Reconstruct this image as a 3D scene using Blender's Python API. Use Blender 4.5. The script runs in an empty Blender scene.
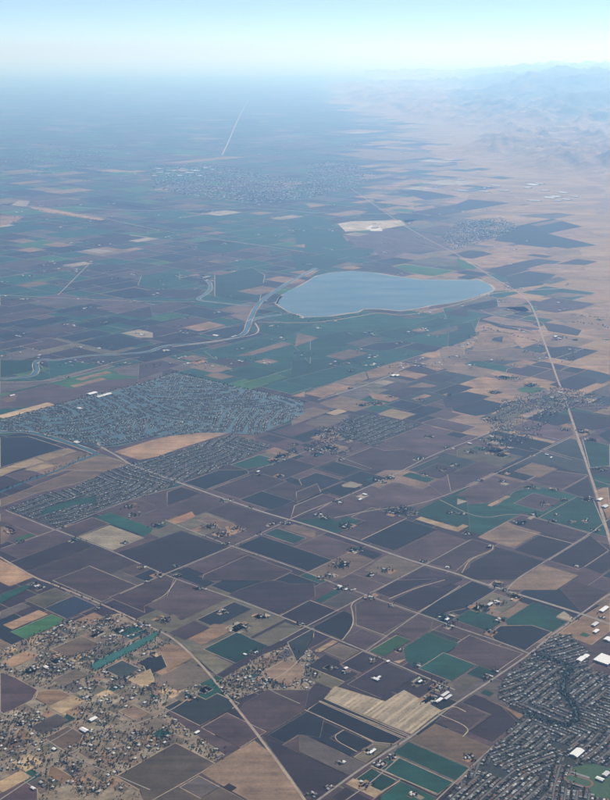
import bpy, bmesh, math, random
import numpy as np
random.seed(7); RNG = np.random.default_rng(7)
SC = bpy.context.scene
COL = SC.collection
# ------------------------------------------------------------------ camera, sky, sun, exposure
ALT = 3500.0
PITCH = math.atan(350.0 / 1210.0)
cam_d = bpy.data.cameras.new('camera'); cam = bpy.data.objects.new('camera', cam_d); COL.objects.link(cam)
cam_d.sensor_fit = 'VERTICAL'; cam_d.angle = 2 * math.atan(400.0 / 1210.0)
cam_d.clip_start = 5.0; cam_d.clip_end = 2.0e6
cam.location = (0, 0, ALT); cam.rotation_euler = (math.pi / 2 - PITCH, 0, 0)
SC.camera = cam
SUN_EL, SUN_AZ = math.radians(44), math.radians(28)
world = bpy.data.worlds.new('World'); SC.world = world; world.use_nodes = True
wn = world.node_tree.nodes; wl = world.node_tree.links
sky = wn.new('ShaderNodeTexSky'); sky.sky_type = 'NISHITA'; sky.sun_disc = False
sky.sun_elevation = SUN_EL; sky.sun_rotation = SUN_AZ; sky.altitude = 8000; sky.air_density = 1.0; sky.dust_density = 0.9; sky.ozone_density = 1.2
wn['Background'].inputs['Strength'].default_value = 0.09
wl.new(sky.outputs[0], wn['Background'].inputs[0])
sun_d = bpy.data.lights.new('sun', 'SUN'); sun_d.energy = 4.9; sun_d.angle = math.radians(0.53); sun_d.color = (1.0, 0.97, 0.92)
sun = bpy.data.objects.new('sun', sun_d); COL.objects.link(sun)
sun.rotation_euler = (math.pi / 2 - SUN_EL, 0, math.pi - SUN_AZ)
sun.location = (0, 0, 3400)
SC.view_settings.view_transform = 'Standard'; SC.view_settings.look = 'None'
SC.view_settings.exposure = 0.40; SC.view_settings.gamma = 1.0; SC.view_settings.use_curve_mapping = False
HAZE_DENSITY = 2.05e-5
HAZE_COLOR = (0.30, 0.58, 1.0)
SC.cycles.max_bounces = 6; SC.cycles.volume_bounces = 4; SC.cycles.diffuse_bounces = 2
SC.cycles.use_denoising = True
GRID = math.radians(49.4)          # direction of one family of field roads; the other is square to it

# ------------------------------------------------------------------ survey data, metres on the ground
FIELDS=[
('g',[(-1223,14222),(-671,14923),(-54,15598),(1588,16150),(1972,16598),(2405,16227),(2108,14900),(1508,14184),(273,12728),(-19,12418),(-699,13001)]),
('b',[(-528,5340),(-346,5554),(-267,5636),(-169,5507),(-112,5405),(18,5063),(-239,5063),(-430,5240)]),
('B',[(-806,5027),(-643,5217),(-439,5232),(-229,5053),(-225,4945),(-795,4945)]),
('B',[(-950,5304),(-767,5518),(-681,5612),(-459,5422),(-525,5337),(-627,5225),(-777,5067),(-815,5188)]),
('d',[(-1381,8113),(-1309,8171),(-939,8541),(-558,8213),(-959,7746),(-1168,7928)]),
('p',[(-1943,7765),(-1537,8239),(-1397,8125),(-1185,7931),(-1417,7661),(-1799,7641)]),
('p',[(-366,5927),(-340,6016),(-218,6158),(21,6158),(0,5936),(-211,5690),(-237,5686)]),
('d',[(-233,5677),(50,5456),(226,5304),(54,5102),(-9,5155),(-11,5153)]),
('p',[(-3208,12237),(-2765,12753),(-2513,12537),(-2210,12891),(-1618,13021),(-1981,12502),(-2433,12029),(-2668,11939),(-2703,11898),(-2954,11819),(-3096,11775)]),
('d',[(-516,7409),(-440,7494),(-258,7647),(-163,7628),(-114,7586),(64,7586),(70,7390),(-169,7111)]),
('n',[(3984,24618),(5356,26220),(5730,24971),(4841,23934),(5455,22481),(4652,22009),(3588,22921)]),
('p',[(1673,24665),(2516,23943),(2740,21922),(1801,21637),(951,22365),(784,23627)]),
('p',[(-1032,7240),(-907,7386),(-886,7708),(-498,7376),(-791,7034)]),
('d',[(1155,7856),(1171,7928),(1377,8168),(1393,8237),(1710,7965),(1436,7645),(1186,7645),(1064,7750)]),
('b',[(555,5628),(702,5800),(982,5560),(835,5388)]),
('p',[(-1734,7638),(-1523,7884),(-1134,7550),(-1345,7305)]),
('g',[(1143,9058),(1467,9117),(1715,8904),(1328,8453),(1108,8642)]),
('p',[(267,10142),(611,10544),(724,10447),(945,10486),(1194,10272),(885,9912),(536,9912)]),
('p',[(831,6608),(1025,6834),(1135,6731),(1316,6592),(1122,6366),(999,6462)]),
('g',[(-168,15297),(510,16050),(937,16420),(1301,16178),(1626,15905),(1254,15471),(455,15274),(-38,14698)]),
('n',[(-505,8231),(-329,8438),(199,7986),(27,7785),(0,7808)]),
('g',[(1817,8797),(2223,9271),(2336,9175),(2274,8406),(2151,8495)]),
('p',[(-705,7732),(-412,8074),(-86,7795),(-218,7641),(-706,7641)]),
('g',[(-1463,19391),(-879,20072),(-650,19377),(-658,17333),(-933,17263),(-1335,17608)]),
('p',[(329,7265),(425,7378),(723,7122),(480,6838),(326,6970)]),
('p',[(527,9357),(731,9598),(786,9598),(1141,9293),(932,9049),(583,9015),(411,9162)]),
('g',[(1731,9387),(1917,9542),(2228,9276),(1827,8808),(1531,9062)]),
('p',[(684,10668),(1076,11125),(1549,10720),(1504,10661),(1146,10272)]),
('s',[(-784,5966),(-653,6117),(-641,6126),(-556,6054),(-497,6123),(-365,6010),(-402,5954),(-567,5779)]),
('g',[(350,5398),(444,5508),(739,5255),(645,5145)]),
('g',[(868,8938),(1338,9485),(1251,8511),(1118,8671),(879,8854)]),
('d',[(242,6223),(472,6491),(654,6334),(425,6067)]),
('t',[(-1730,10407),(-1428,10747),(-1186,10958),(-709,10992),(-1147,10510),(-1326,10276),(-1467,10182)]),
('d',[(876,6020),(955,6111),(1011,6075),(1093,5984),(1151,5824),(1123,5773),(987,5613),(871,5712),(1025,5892)]),
('n',[(21,5954),(79,6029),(515,5655),(468,5600),(371,5617),(216,5755),(10,5931)]),
('w',[(-31,5713),(99,5613),(239,5472),(317,5408),(227,5302),(-27,5520)]),
('p',[(-1303,7371),(-958,7773),(-897,7721),(-918,7390),(-1052,7235),(-1036,7142)]),
('n',[(728,7149),(1141,7631),(1297,7497),(1044,7202),(925,7151),(840,7052)]),
('n',[(-2866,10823),(-2609,10867),(-2194,10511),(-2434,10241),(-2660,9973)]),
('b',[(-2473,9200),(-2380,9328),(-1990,9915),(-1628,9915),(-1930,9567),(-2201,9357),(-2422,9039),(-2437,9052)]),
('t',[(1577,6849),(1785,7091),(2021,7336),(1912,6885),(1755,6701),(1682,6764)]),
('g',[(455,5519),(545,5624),(838,5373),(748,5268)]),
('n',[(415,8348),(775,8768),(1004,8571),(645,8151)]),
('p',[(-559,5760),(-429,5912),(-206,5720),(-338,5566),(-480,5686)]),
('p',[(648,8133),(991,8533),(1245,8315),(1175,8299),(870,7943)]),
('g',[(597,6497),(596,6664),(771,6869),(946,6719),(917,6666),(692,6415)]),
('b',[(1313,7486),(1679,7912),(1901,7722),(1698,7486)]),
('b',[(1725,13956),(2267,14588),(2646,14333),(2872,14074),(2817,13787),(1740,13713)]),
('p',[(-787,8923),(-612,9126),(-138,8720),(-323,8504),(-541,8697)]),
('g',[(-619,6647),(-421,6877),(-326,6780),(-222,6690),(-411,6469)]),
('g',[(1272,7027),(1504,7297),(1676,7150),(1611,7073),(1677,7016),(1553,6871),(1440,6967),(1281,6967)]),
('p',[(870,7933),(1244,8369),(1245,8373),(1386,8253),(1375,8180),(1178,8003),(1055,7790),(1010,7820)]),
('g',[(-214,24545),(156,24681),(699,24216),(842,22591),(-157,21875)]),
('n',[(-16,5927),(202,5741),(129,5657),(276,5530),(238,5485),(-63,5743)]),
('d',[(-2109,7933),(-1720,8387),(-1554,8245),(-1943,7791)]),
('d',[(1739,7980),(2139,8447),(2213,8157),(1974,7872),(1920,7824)]),
('g',[(-354,13149),(112,13693),(145,12663),(-144,12327),(-492,12625),(-175,12995)]),
('p',[(361,8817),(533,9017),(795,8792),(420,8355),(269,8485),(472,8722)]),
('n',[(1151,6859),(1237,6958),(1435,6966),(1544,6873),(1338,6632),(1168,6778)]),
('p',[(-784,9427),(-473,9786),(-395,9841),(-153,9634),(-352,9387),(-524,9205)]),
('n',[(-198,5685),(19,5938),(106,5864),(80,5662),(-40,5691),(-109,5609)]),
('p',[(1258,9328),(1620,9771),(1856,9569),(1460,9107),(1238,9298)]),
('p',[(-1786,6364),(-1684,6302),(-1522,6161),(-1531,6050),(-1604,5954),(-1671,5890)]),
('g',[(-156,13750),(899,14035),(605,13571),(510,13653),(-158,12964)]),
('d',[(565,7317),(728,7486),(926,7650),(1052,7543),(734,7172)]),
('g',[(-244,12849),(317,13441),(458,13544),(737,13305),(96,12557)]),
('b',[(12,7764),(321,8124),(495,7975),(260,7682),(180,7620)]),
('b',[(1578,11595),(1983,11249),(1645,10855),(1514,10939),(1215,11172)]),
('p',[(1724,7505),(1837,7637),(2071,7436),(1799,7119)]),
('p',[(-2227,8158),(-1895,8545),(-1715,8391),(-2047,8004)]),
('p',[(1567,8708),(1704,8867),(1824,8775),(2143,8483),(1993,8307),(1623,8620)]),
('g',[(-107,14886),(579,15372),(1004,15008),(493,14463),(-113,14383)]),
('g',[(478,5264),(641,5125),(573,5046),(364,5083),(367,5135)]),
('B',[(-874,6278),(-697,6484),(-525,6336),(-592,6240),(-720,6146)]),
('L',[(-1700,8411),(-1496,8650),(-1196,8393),(-1400,8155)]),
('p',[(924,6114),(877,6021),(999,5896),(859,5715),(771,5755),(708,5816)]),
('g',[(668,6407),(837,6604),(1014,6452),(845,6255)]),
('t',[(4098,30599),(5118,30875),(5318,28881),(3885,27209),(3557,27491)]),
('k',[(1385,10468),(1528,10633),(1949,10272),(1697,9979),(1361,10267)]),
('b',[(1294,8403),(1547,8698),(1781,8496),(1529,8202)]),
('d',[(1517,8168),(1781,8476),(1990,8297),(1726,7989)]),
('d',[(-161,7097),(0,7293),(33,7327),(224,7163),(29,6935)]),
('n',[(1596,10803),(1815,11060),(2305,10639),(2140,10447),(2045,10418)]),
('p',[(-1506,5154),(-1406,5270),(-1317,5193),(-1296,5094),(-1485,5023)]),
('p',[(-1144,8957),(-840,9312),(-612,9117),(-839,8852),(-996,8831)]),
('B',[(539,8003),(597,8076),(822,7883),(614,7640),(416,7811)]),
('p',[(1965,11112),(2199,11385),(2567,11069),(2551,10921),(2355,10693),(2125,10900)]),
('d',[(646,7645),(831,7872),(1087,7682),(1089,7651),(917,7520)]),
('b',[(-2165,9916),(-1863,10268),(-1760,10255),(-1467,10004),(-1578,9875)]),
('n',[(39,6928),(249,7174),(299,7131),(317,7020),(267,6818),(224,6769)]),
('b',[(-263,6349),(-110,6528),(-1,6435),(-14,6301),(-96,6205)]),
('s',[(1845,10037),(2168,10415),(2463,10162),(2443,9785),(2148,10037)]),
('t',[(2259,15290),(2455,15359),(2605,15218),(2844,14881),(2436,14406),(2027,14269)]),
('g',[(-2653,19607),(-2053,19607),(-1992,18991),(-1651,18699),(-2142,18126),(-2595,18514)]),
('g',[(-567,15738),(136,15738),(-242,14947),(-641,15289)]),
('p',[(1036,9555),(1433,10018),(1386,9531),(1142,9245)]),
('g',[(-33,8769),(318,8828),(442,8721),(218,8460),(-80,8715)]),
('t',[(-908,6641),(-830,6733),(-638,6569),(-808,6370)]),
('p',[(-849,7866),(-554,8210),(-417,8093),(-712,7748)]),
('d',[(45,6477),(122,6585),(205,6513),(224,6425),(316,6346),(232,6249),(14,6436)]),
('n',[(-1027,9594),(-752,9915),(-500,9915),(-483,9823),(-811,9440),(-839,9432)]),
('n',[(-2843,14665),(-2426,15152),(-1915,14714),(-2332,14227)]),
('d',[(2679,11730),(3083,11452),(2942,11138),(2593,10978)]),
('p',[(1885,9649),(2116,9918),(2421,9786),(2423,9766),(2139,9434),(1935,9598)]),
('w',[(-2194,13398),(-1708,13841),(-1576,12966),(-2069,13107)]),
('n',[(1488,11802),(1805,12172),(2114,11906),(1827,11572),(1695,11524),(1496,11695)]),
('g',[(948,7046),(1088,7209),(1284,7042),(1143,6878)]),
('t',[(1076,42970),(2754,44928),(5142,42882),(3072,40467),(2491,40684)]),
('N',[(-1707,7206),(-1542,7398),(-1368,7249),(-1532,7057)]),
('g',[(-3025,13792),(-2438,13580),(-2367,13556),(-2835,12998)]),
('n',[(-694,7042),(-470,7304),(-347,7198),(-571,6936)]),
('d',[(2944,19815),(3746,20709),(4071,20989),(4434,20678),(3199,19237)]),
('w',[(-3354,12839),(-2915,12839),(-2281,13579),(-2185,13497),(-2792,12787),(-3226,12311)]),
('p',[(53,8913),(244,9136),(347,9176),(508,9038),(254,8741)]),
('s',[(3198,19195),(3683,19761),(4078,19423),(3677,18507),(3160,18200)]),
('g',[(2598,10783),(2812,10600),(2676,10037),(2484,9971)]),
('p',[(496,6835),(726,7103),(817,7025),(789,6903),(671,6766),(559,6862)]),
('p',[(3317,17142),(3645,17525),(4173,17072),(3903,16711),(3485,16448),(3255,16645)]),
('G',[(-1845,6874),(-1633,7122),(-1519,7025),(-1732,6777)]),
('p',[(-2395,8881),(-2350,8934),(-2046,8671),(-1901,8544),(-2001,8428),(-2217,8620),(-2360,8734)]),
('C',[(-1273,6421),(-1257,6492),(-1136,6634),(-942,6867),(-905,6881),(-935,6764),(-1081,6570),(-1187,6431),(-1228,6383)]),
('t',[(-743,6793),(-579,6985),(-397,6961),(-627,6693)]),
('d',[(463,7453),(628,7646),(912,7664),(730,7514),(576,7356)]),
('g',[(-1638,8801),(-1539,8917),(-1155,8588),(-1162,8485),(-1211,8428),(-1518,8687)]),
('k',[(-325,6777),(-125,7010),(-13,6913),(-213,6680)]),
('p',[(1227,9915),(1460,9915),(1594,9799),(1357,9537),(1203,9374)]),
('l',[(676,25415),(969,25756),(2040,25942),(2115,25220),(1536,24545),(805,24267)]),
('k',[(-756,6731),(-584,6602),(-424,6462),(-519,6327),(-654,6539)]),
('n',[(-533,9189),(-356,9395),(-87,9164),(-264,8958)]),
('g',[(-256,21600),(764,20726),(420,20082),(-137,19684)]),
('t',[(-2204,8016),(-2045,7872),(-1879,7691),(-2008,7540),(-2109,7626)]),
('b',[(-1545,6644),(-1390,6825),(-1250,6705),(-1405,6524)]),
('g',[(-3585,13792),(-3172,13792),(-2992,13391),(-3393,12998)]),
('b',[(-1384,5652),(-1277,5776),(-1178,5691),(-1183,5637),(-1261,5546)]),
('d',[(125,5127),(201,5215),(326,5108),(251,5019)]),
('d',[(208,6456),(350,6621),(472,6517),(330,6351)]),
('p',[(-2948,16744),(-2481,17289),(-1988,16867),(-2038,16686),(-2461,16326)]),
('g',[(1911,15697),(2232,15815),(2198,15075),(1746,14385)]),
('G',[(1427,5382),(1543,5359),(1489,5135),(1415,5198)]),
('g',[(253,5281),(336,5377),(459,5271),(377,5175)]),
('p',[(-340,9410),(-163,9615),(95,9394),(29,9301),(-76,9184)]),
('k',[(1118,7273),(1264,7443),(1423,7307),(1277,7137)]),
('p',[(1675,9109),(1879,9348),(2085,9172),(1880,8933)]),
('s',[(2172,10482),(2468,10827),(2544,10761),(2485,10167),(2351,10276)]),
('g',[(1946,16837),(2580,16352),(2105,15798),(1907,15815)]),
('g',[(-1147,14272),(-562,14954),(-309,14737),(-894,14055)]),
('w',[(-620,5212),(-534,5312),(-422,5216),(-507,5116)]),
('n',[(2175,11428),(2430,11726),(2726,11473),(2483,11190),(2401,11219)]),
('d',[(2995,14397),(3246,14500),(3556,14235),(3122,13728),(2843,13967)]),
('d',[(1966,7857),(2212,8145),(2328,8046),(2066,7741),(2038,7765)]),
('p',[(-1880,8549),(-1658,8807),(-1501,8673),(-1702,8422),(-1718,8410)]),
('b',[(143,11988),(381,12265),(658,12027),(704,11903),(504,11670),(256,11819)]),
('n',[(-53,9674),(96,9849),(332,9646),(123,9403),(-28,9532)]),
('p',[(353,6914),(494,6794),(364,6643),(224,6763)]),
('k',[(-1855,7331),(-1694,7520),(-1554,7400),(-1716,7212)]),
('n',[(-1902,16549),(-1578,16927),(-949,16388),(-1273,16009)]),
('s',[(-109,6735),(58,6930),(54,6803),(-39,6457)]),
('d',[(3016,13113),(3235,12925),(3204,12787),(2917,12467),(2654,12692)]),
('g',[(-2212,22304),(-1601,23017),(-857,22379),(-1468,21666)]),
('g',[(-1637,24022),(-753,25053),(-63,24462),(-947,23431)]),
('n',[(208,5741),(358,5612),(287,5530),(137,5658)]),
('k',[(0,6448),(230,6251),(157,6166),(0,6300)]),
('t',[(2876,13272),(3022,13498),(3317,13272),(3419,13107),(3585,13792),(3172,13792)]),
('p',[(-85,9059),(147,9330),(269,9226),(99,8962),(-111,8779)]),
('n',[(286,9661),(485,9894),(700,9710),(500,9477)]),
('t',[(3687,19957),(4103,20442),(4700,20329),(4675,19831),(4319,19415)]),
('g',[(904,15144),(1257,15556),(1614,15250),(1222,14794),(1016,14935)]),
('p',[(1279,9851),(1534,10148),(1731,9979),(1508,9719),(1280,9850)]),
('w',[(-3987,17168),(-3592,17629),(-3082,17192),(-3478,16731)]),
('p',[(-5271,20319),(-4724,20957),(-4101,20423),(-4647,19785)]),
('G',[(386,6619),(571,6834),(655,6762),(471,6547)]),
('n',[(-3068,17808),(-2631,18317),(-2139,17895),(-2196,17623),(-2598,17405)]),
('p',[(-3300,14902),(-3226,14935),(-2884,14620),(-3210,14240),(-3589,14565)]),
('p',[(-855,6859),(-709,7028),(-597,6931),(-742,6762)]),
('n',[(3254,27991),(4005,29754),(4912,28978),(3632,27484),(3215,27841)]),
('p',[(-1924,13571),(-1688,13780),(-1436,13564),(-1621,13272),(-1842,12882)]),
('p',[(-3626,15342),(-3172,15871),(-2837,15584),(-3291,15054)]),
('t',[(-1519,6144),(-1465,6158),(-1392,6158),(-1314,6091),(-1413,5976),(-1516,6064)]),
('B',[(14,11328),(179,11521),(427,11598),(441,11431),(203,11154),(0,11098)]),
('p',[(-106,10653),(137,10453),(330,10275),(190,10112),(-48,10317)]),
('g',[(-3000,25947),(-2161,26926),(-1394,26269),(-2233,25290)]),
('p',[(1140,11301),(1316,11462),(1657,11169),(1493,10977),(1160,11263)]),
('g',[(-5040,18950),(-4501,19578),(-4029,19174),(-4478,18612),(-4530,18512)]),
('y',[(-1523,5266),(-1440,5364),(-1368,5302),(-1485,5165),(-1514,5189)]),
('g',[(-540,14935),(68,14903),(62,13617),(-155,14595)]),
('g',[(-928,13167),(-634,13511),(-316,13238),(-610,12895)]),
('p',[(-4271,16140),(-3731,16770),(-3428,16510),(-4003,15839),(-4074,15815)]),
('d',[(950,9838),(1169,10094),(1342,9946),(1123,9690)]),
('w',[(-1481,5761),(-1361,5901),(-1279,5831),(-1400,5691)]),
('g',[(-654,10051),(-414,10332),(-268,10207),(-286,10037),(-523,9938)]),
('k',[(1817,11514),(2150,11903),(2321,11756),(1988,11367)]),
('t',[(2834,20631),(3361,21245),(3849,20827),(3287,20172),(2966,20082)]),
('t',[(697,13272),(1088,13731),(1272,13573),(956,13107),(709,12945)]),
('n',[(86,6037),(108,6063),(555,5680),(533,5654)]),
('y',[(-1314,6111),(-1223,6034),(-1339,5898),(-1430,5976)]),
('w',[(110,7283),(268,7468),(382,7370),(297,7274),(221,7188)]),
('d',[(2130,9404),(2421,9744),(2362,9191),(2209,9299)]),
('d',[(-2422,18086),(-1569,18200),(-1587,17519),(-2334,17725)]),
('g',[(-5209,23860),(-4396,24809),(-3780,24281),(-4593,23332)]),
('d',[(-3826,18505),(-3040,19423),(-2743,19169),(-3529,18251)]),
('p',[(-2422,16694),(-1956,17237),(-1621,16950),(-1913,16457),(-2030,16358)]),
('t',[(-23,12350),(337,12769),(537,12597),(178,12178)]),
('G',[(1396,20073),(1696,20423),(2483,19749),(2068,19266),(1796,19492)]),
('b',[(1811,9878),(2006,10105),(2195,9943),(2001,9716)]),
('s',[(-1187,6398),(-1091,6509),(-971,6406),(-1067,6295)]),
('d',[(-1137,9372),(-1030,9497),(-854,9346),(-1103,9056)]),
('d',[(-4357,23042),(-3614,23909),(-3054,23429),(-3797,22562)]),
('n',[(-1351,15164),(-1146,15436),(-772,15723),(-732,15238),(-1030,14890)]),
('k',[(252,5478),(358,5602),(456,5589),(315,5424)]),
('g',[(0,21934),(1142,21934),(1262,21596),(829,21091)]),
('p',[(-309,11002),(-50,11304),(105,11171),(135,11135),(-119,10840)]),
('d',[(2311,13384),(2535,13598),(2809,13363),(2512,13016),(2270,13223)]),
('n',[(-1723,29596),(-1134,30284),(-45,29350),(-634,28663)]),
('k',[(1776,20667),(2257,21228),(2839,20729),(2370,20183),(2125,20329)]),
('t',[(4801,23954),(5498,24767),(5769,24267),(5673,23423),(5249,23261)]),
('p',[(-6724,28824),(-5839,29856),(-5056,29185),(-5941,28153)]),
('p',[(1234,21934),(1965,21934),(1451,20918),(1349,20838)]),
('n',[(650,14406),(856,14646),(1211,14756),(1348,14639),(1033,14272),(830,14251)]),
('t',[(-1914,6968),(-1731,7183),(-1655,7118),(-1839,6904)]),
('n',[(-3153,14940),(-2745,15417),(-2473,15185),(-2882,14708)]),
('n',[(-5319,29339),(-4929,29795),(-3287,28387),(-3852,27728),(-4265,28086)]),
('g',[(-310,8470),(-211,8586),(12,8395),(-87,8279)]),
('d',[(-4752,20102),(-4100,20862),(-3770,20579),(-4421,19819)]),
('g',[(-2041,7415),(-1866,7619),(-1851,7545),(-2006,7272)]),
('n',[(1566,12321),(1730,12421),(1951,12232),(1701,11941),(1440,12165)]),
('g',[(-232,26949),(436,26345),(574,25171),(-57,24709)]),
('p',[(-1967,15695),(-1544,16188),(-1244,15931),(-1667,15438)]),
('g',[(-386,25747),(68,26492),(208,24093),(-267,24304)]),
('n',[(-3081,15677),(-2609,16227),(-2347,16002),(-2818,15452)]),
('b',[(-132,11653),(92,11831),(255,11692),(-134,11197)]),
('n',[(106,9959),(261,10139),(478,9953),(323,9773)]),
('n',[(135,9396),(318,9609),(479,9471),(296,9258)]),
('d',[(-1975,14864),(-1570,15336),(-1318,15120),(-1723,14648)]),
('g',[(785,14065),(1300,14528),(1197,14018),(1002,13879)]),
('B',[(115,6616),(208,6725),(329,6621),(236,6512)]),
('g',[(-117,14220),(462,14463),(362,14142),(-122,13812)]),
('n',[(-3876,15656),(-3366,16251),(-3131,16050),(-3641,15455)]),
('n',[(-965,6465),(-865,6582),(-815,6432),(-915,6316)]),
('B',[(-1463,6267),(-1347,6403),(-1261,6330),(-1378,6194)]),
('t',[(3241,16374),(3743,16457),(3874,16204),(3468,15730)]),
('p',[(-2919,32181),(-2022,33227),(-1020,32369),(-1917,31322)]),
('n',[(2347,31730),(3231,31440),(3835,30295),(2920,29543)]),
('g',[(-6469,24658),(-5828,25405),(-5118,24796),(-5758,24049)]),
('d',[(-2067,15626),(-1994,15690),(-1601,15353),(-2071,14716)]),
('d',[(3171,15852),(3440,15661),(3606,15363),(3477,15038),(3148,15320)]),
('t',[(-1806,6488),(-1684,6631),(-1602,6560),(-1724,6418)]),
('n',[(1194,26558),(1327,27769),(1708,28214),(1853,27189),(1947,26142),(1751,26081)]),
('w',[(313,12307),(556,12590),(674,12532),(741,12319),(554,12101)]),
('t',[(2408,9390),(2532,9535),(2394,8827),(2346,8772),(2374,9127)]),
('d',[(-4415,16750),(-4047,17180),(-3700,16883),(-4122,16391),(-4230,16457)]),
('y',[(-1024,6272),(-910,6405),(-865,6253),(-923,6185)]),
('b',[(-1025,5924),(-959,6001),(-847,5906),(-914,5828)]),
('g',[(940,6345),(1028,6448),(1130,6361),(1041,6258)]),
('b',[(-835,13956),(-289,14715),(-146,14593),(-629,14018)]),
('b',[(2400,16033),(2580,16242),(3002,15815),(3080,15511),(2676,15661)]),
('y',[(202,5244),(239,5288),(379,5168),(342,5124)]),
('d',[(907,12383),(1168,12676),(1331,12536),(1052,12190),(917,12142)]),
('b',[(1626,14397),(1964,14567),(1910,14064),(1603,13895)]),
('t',[(-1299,5417),(-1157,5296),(-1204,5240),(-1293,5316)]),
('t',[(3813,16514),(4414,17215),(4170,16211),(3949,16292)]),
('y',[(-2652,9940),(-2411,10222),(-2316,10140),(-2513,9905),(-2606,9750)]),
('d',[(-3872,14545),(-3527,14946),(-3285,14739),(-3680,14278),(-3700,14269)]),
('s',[(594,8988),(881,9044),(879,8812),(845,8772)]),
('y',[(-3084,11522),(-2662,12014),(-2561,11926),(-2982,11435)]),
('d',[(-7953,31322),(-7375,31996),(-6228,31013),(-6806,30338)]),
('d',[(-2619,16343),(-2195,16884),(-2069,16130),(-2308,16130)]),
('t',[(-6460,28319),(-5841,27856),(-4304,26142),(-4367,25863),(-5976,27408)]),
('p',[(-73,9367),(103,9573),(133,9365),(-65,9133)]),
('p',[(-4487,17519),(-4081,17519),(-3853,17273),(-4201,16867),(-4355,16972)]),
('G',[(883,5404),(936,5417),(1030,5336),(982,5279),(890,5358)]),
('b',[(-1334,13455),(-1144,13677),(-824,13402),(-1014,13181)]),
('n',[(2161,16831),(2481,17151),(2812,17425),(2748,16884),(2419,16610)]),
('b',[(243,13974),(540,14320),(764,14129),(467,13782)]),
('g',[(-3425,27189),(-2955,27434),(-2315,26885),(-3167,25942)]),
('G',[(-705,12731),(-356,13138),(-203,13007),(-552,12600)]),
('p',[(-1124,13699),(-941,13913),(-602,13622),(-785,13409)]),
('n',[(816,11901),(1002,12118),(1229,11923),(1044,11706)]),
('b',[(-836,8749),(-754,8845),(-539,8661),(-622,8564)]),
('g',[(1434,15688),(1822,16140),(2061,15935),(1673,15483)]),
('d',[(935,20329),(1479,20205),(1786,19377),(1235,19654)]),
('g',[(-1781,26637),(-851,27721),(-752,26480),(-1111,26062)]),
('t',[(2574,15165),(2858,15004),(2969,14739),(2647,14363)]),
('t',[(-1036,18010),(-668,18439),(-341,18158),(-709,17729)]),
('w',[(-3072,19252),(-2709,19724),(-2430,20081),(-2167,19856),(-2848,19061)]),
('g',[(-4248,18279),(-3973,18601),(-3516,18209),(-3791,17887)]),
('n',[(1171,14409),(1394,14669),(1690,14415),(1576,14205),(1458,14163)]),
('t',[(4231,21934),(5008,21934),(4930,21373),(4368,21237)]),
('t',[(2810,19264),(2972,19264),(3144,18099),(2862,18000)]),
('y',[(-2405,10251),(-2172,10523),(-2061,10427),(-2294,10155)]),
('g',[(-1660,17068),(-1428,17339),(-1236,17241),(-976,17011),(-1237,16706)]),
('d',[(1265,12943),(1483,13197),(1708,13005),(1490,12750)]),
('b',[(330,12818),(683,13272),(695,12945),(507,12666)]),
('t',[(51,10824),(271,11080),(352,10830),(222,10678)]),
('y',[(728,11592),(886,11776),(1109,11586),(951,11402)]),
('b',[(-159,8580),(-85,8667),(87,8520),(72,8383)]),
('t',[(-1612,15507),(-1292,15881),(-1046,15670),(-1366,15296)]),
('k',[(-1386,6471),(-1209,6678),(-1156,6633),(-1261,6510)]),
('w',[(-1978,7155),(-1863,7289),(-1794,7230),(-1951,7046)]),
('d',[(2500,21325),(2923,20962),(3365,21478),(3206,21791),(2991,21899)]),
('w',[(4620,26735),(5620,27176),(5991,26858),(5350,26110)])]
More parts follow.
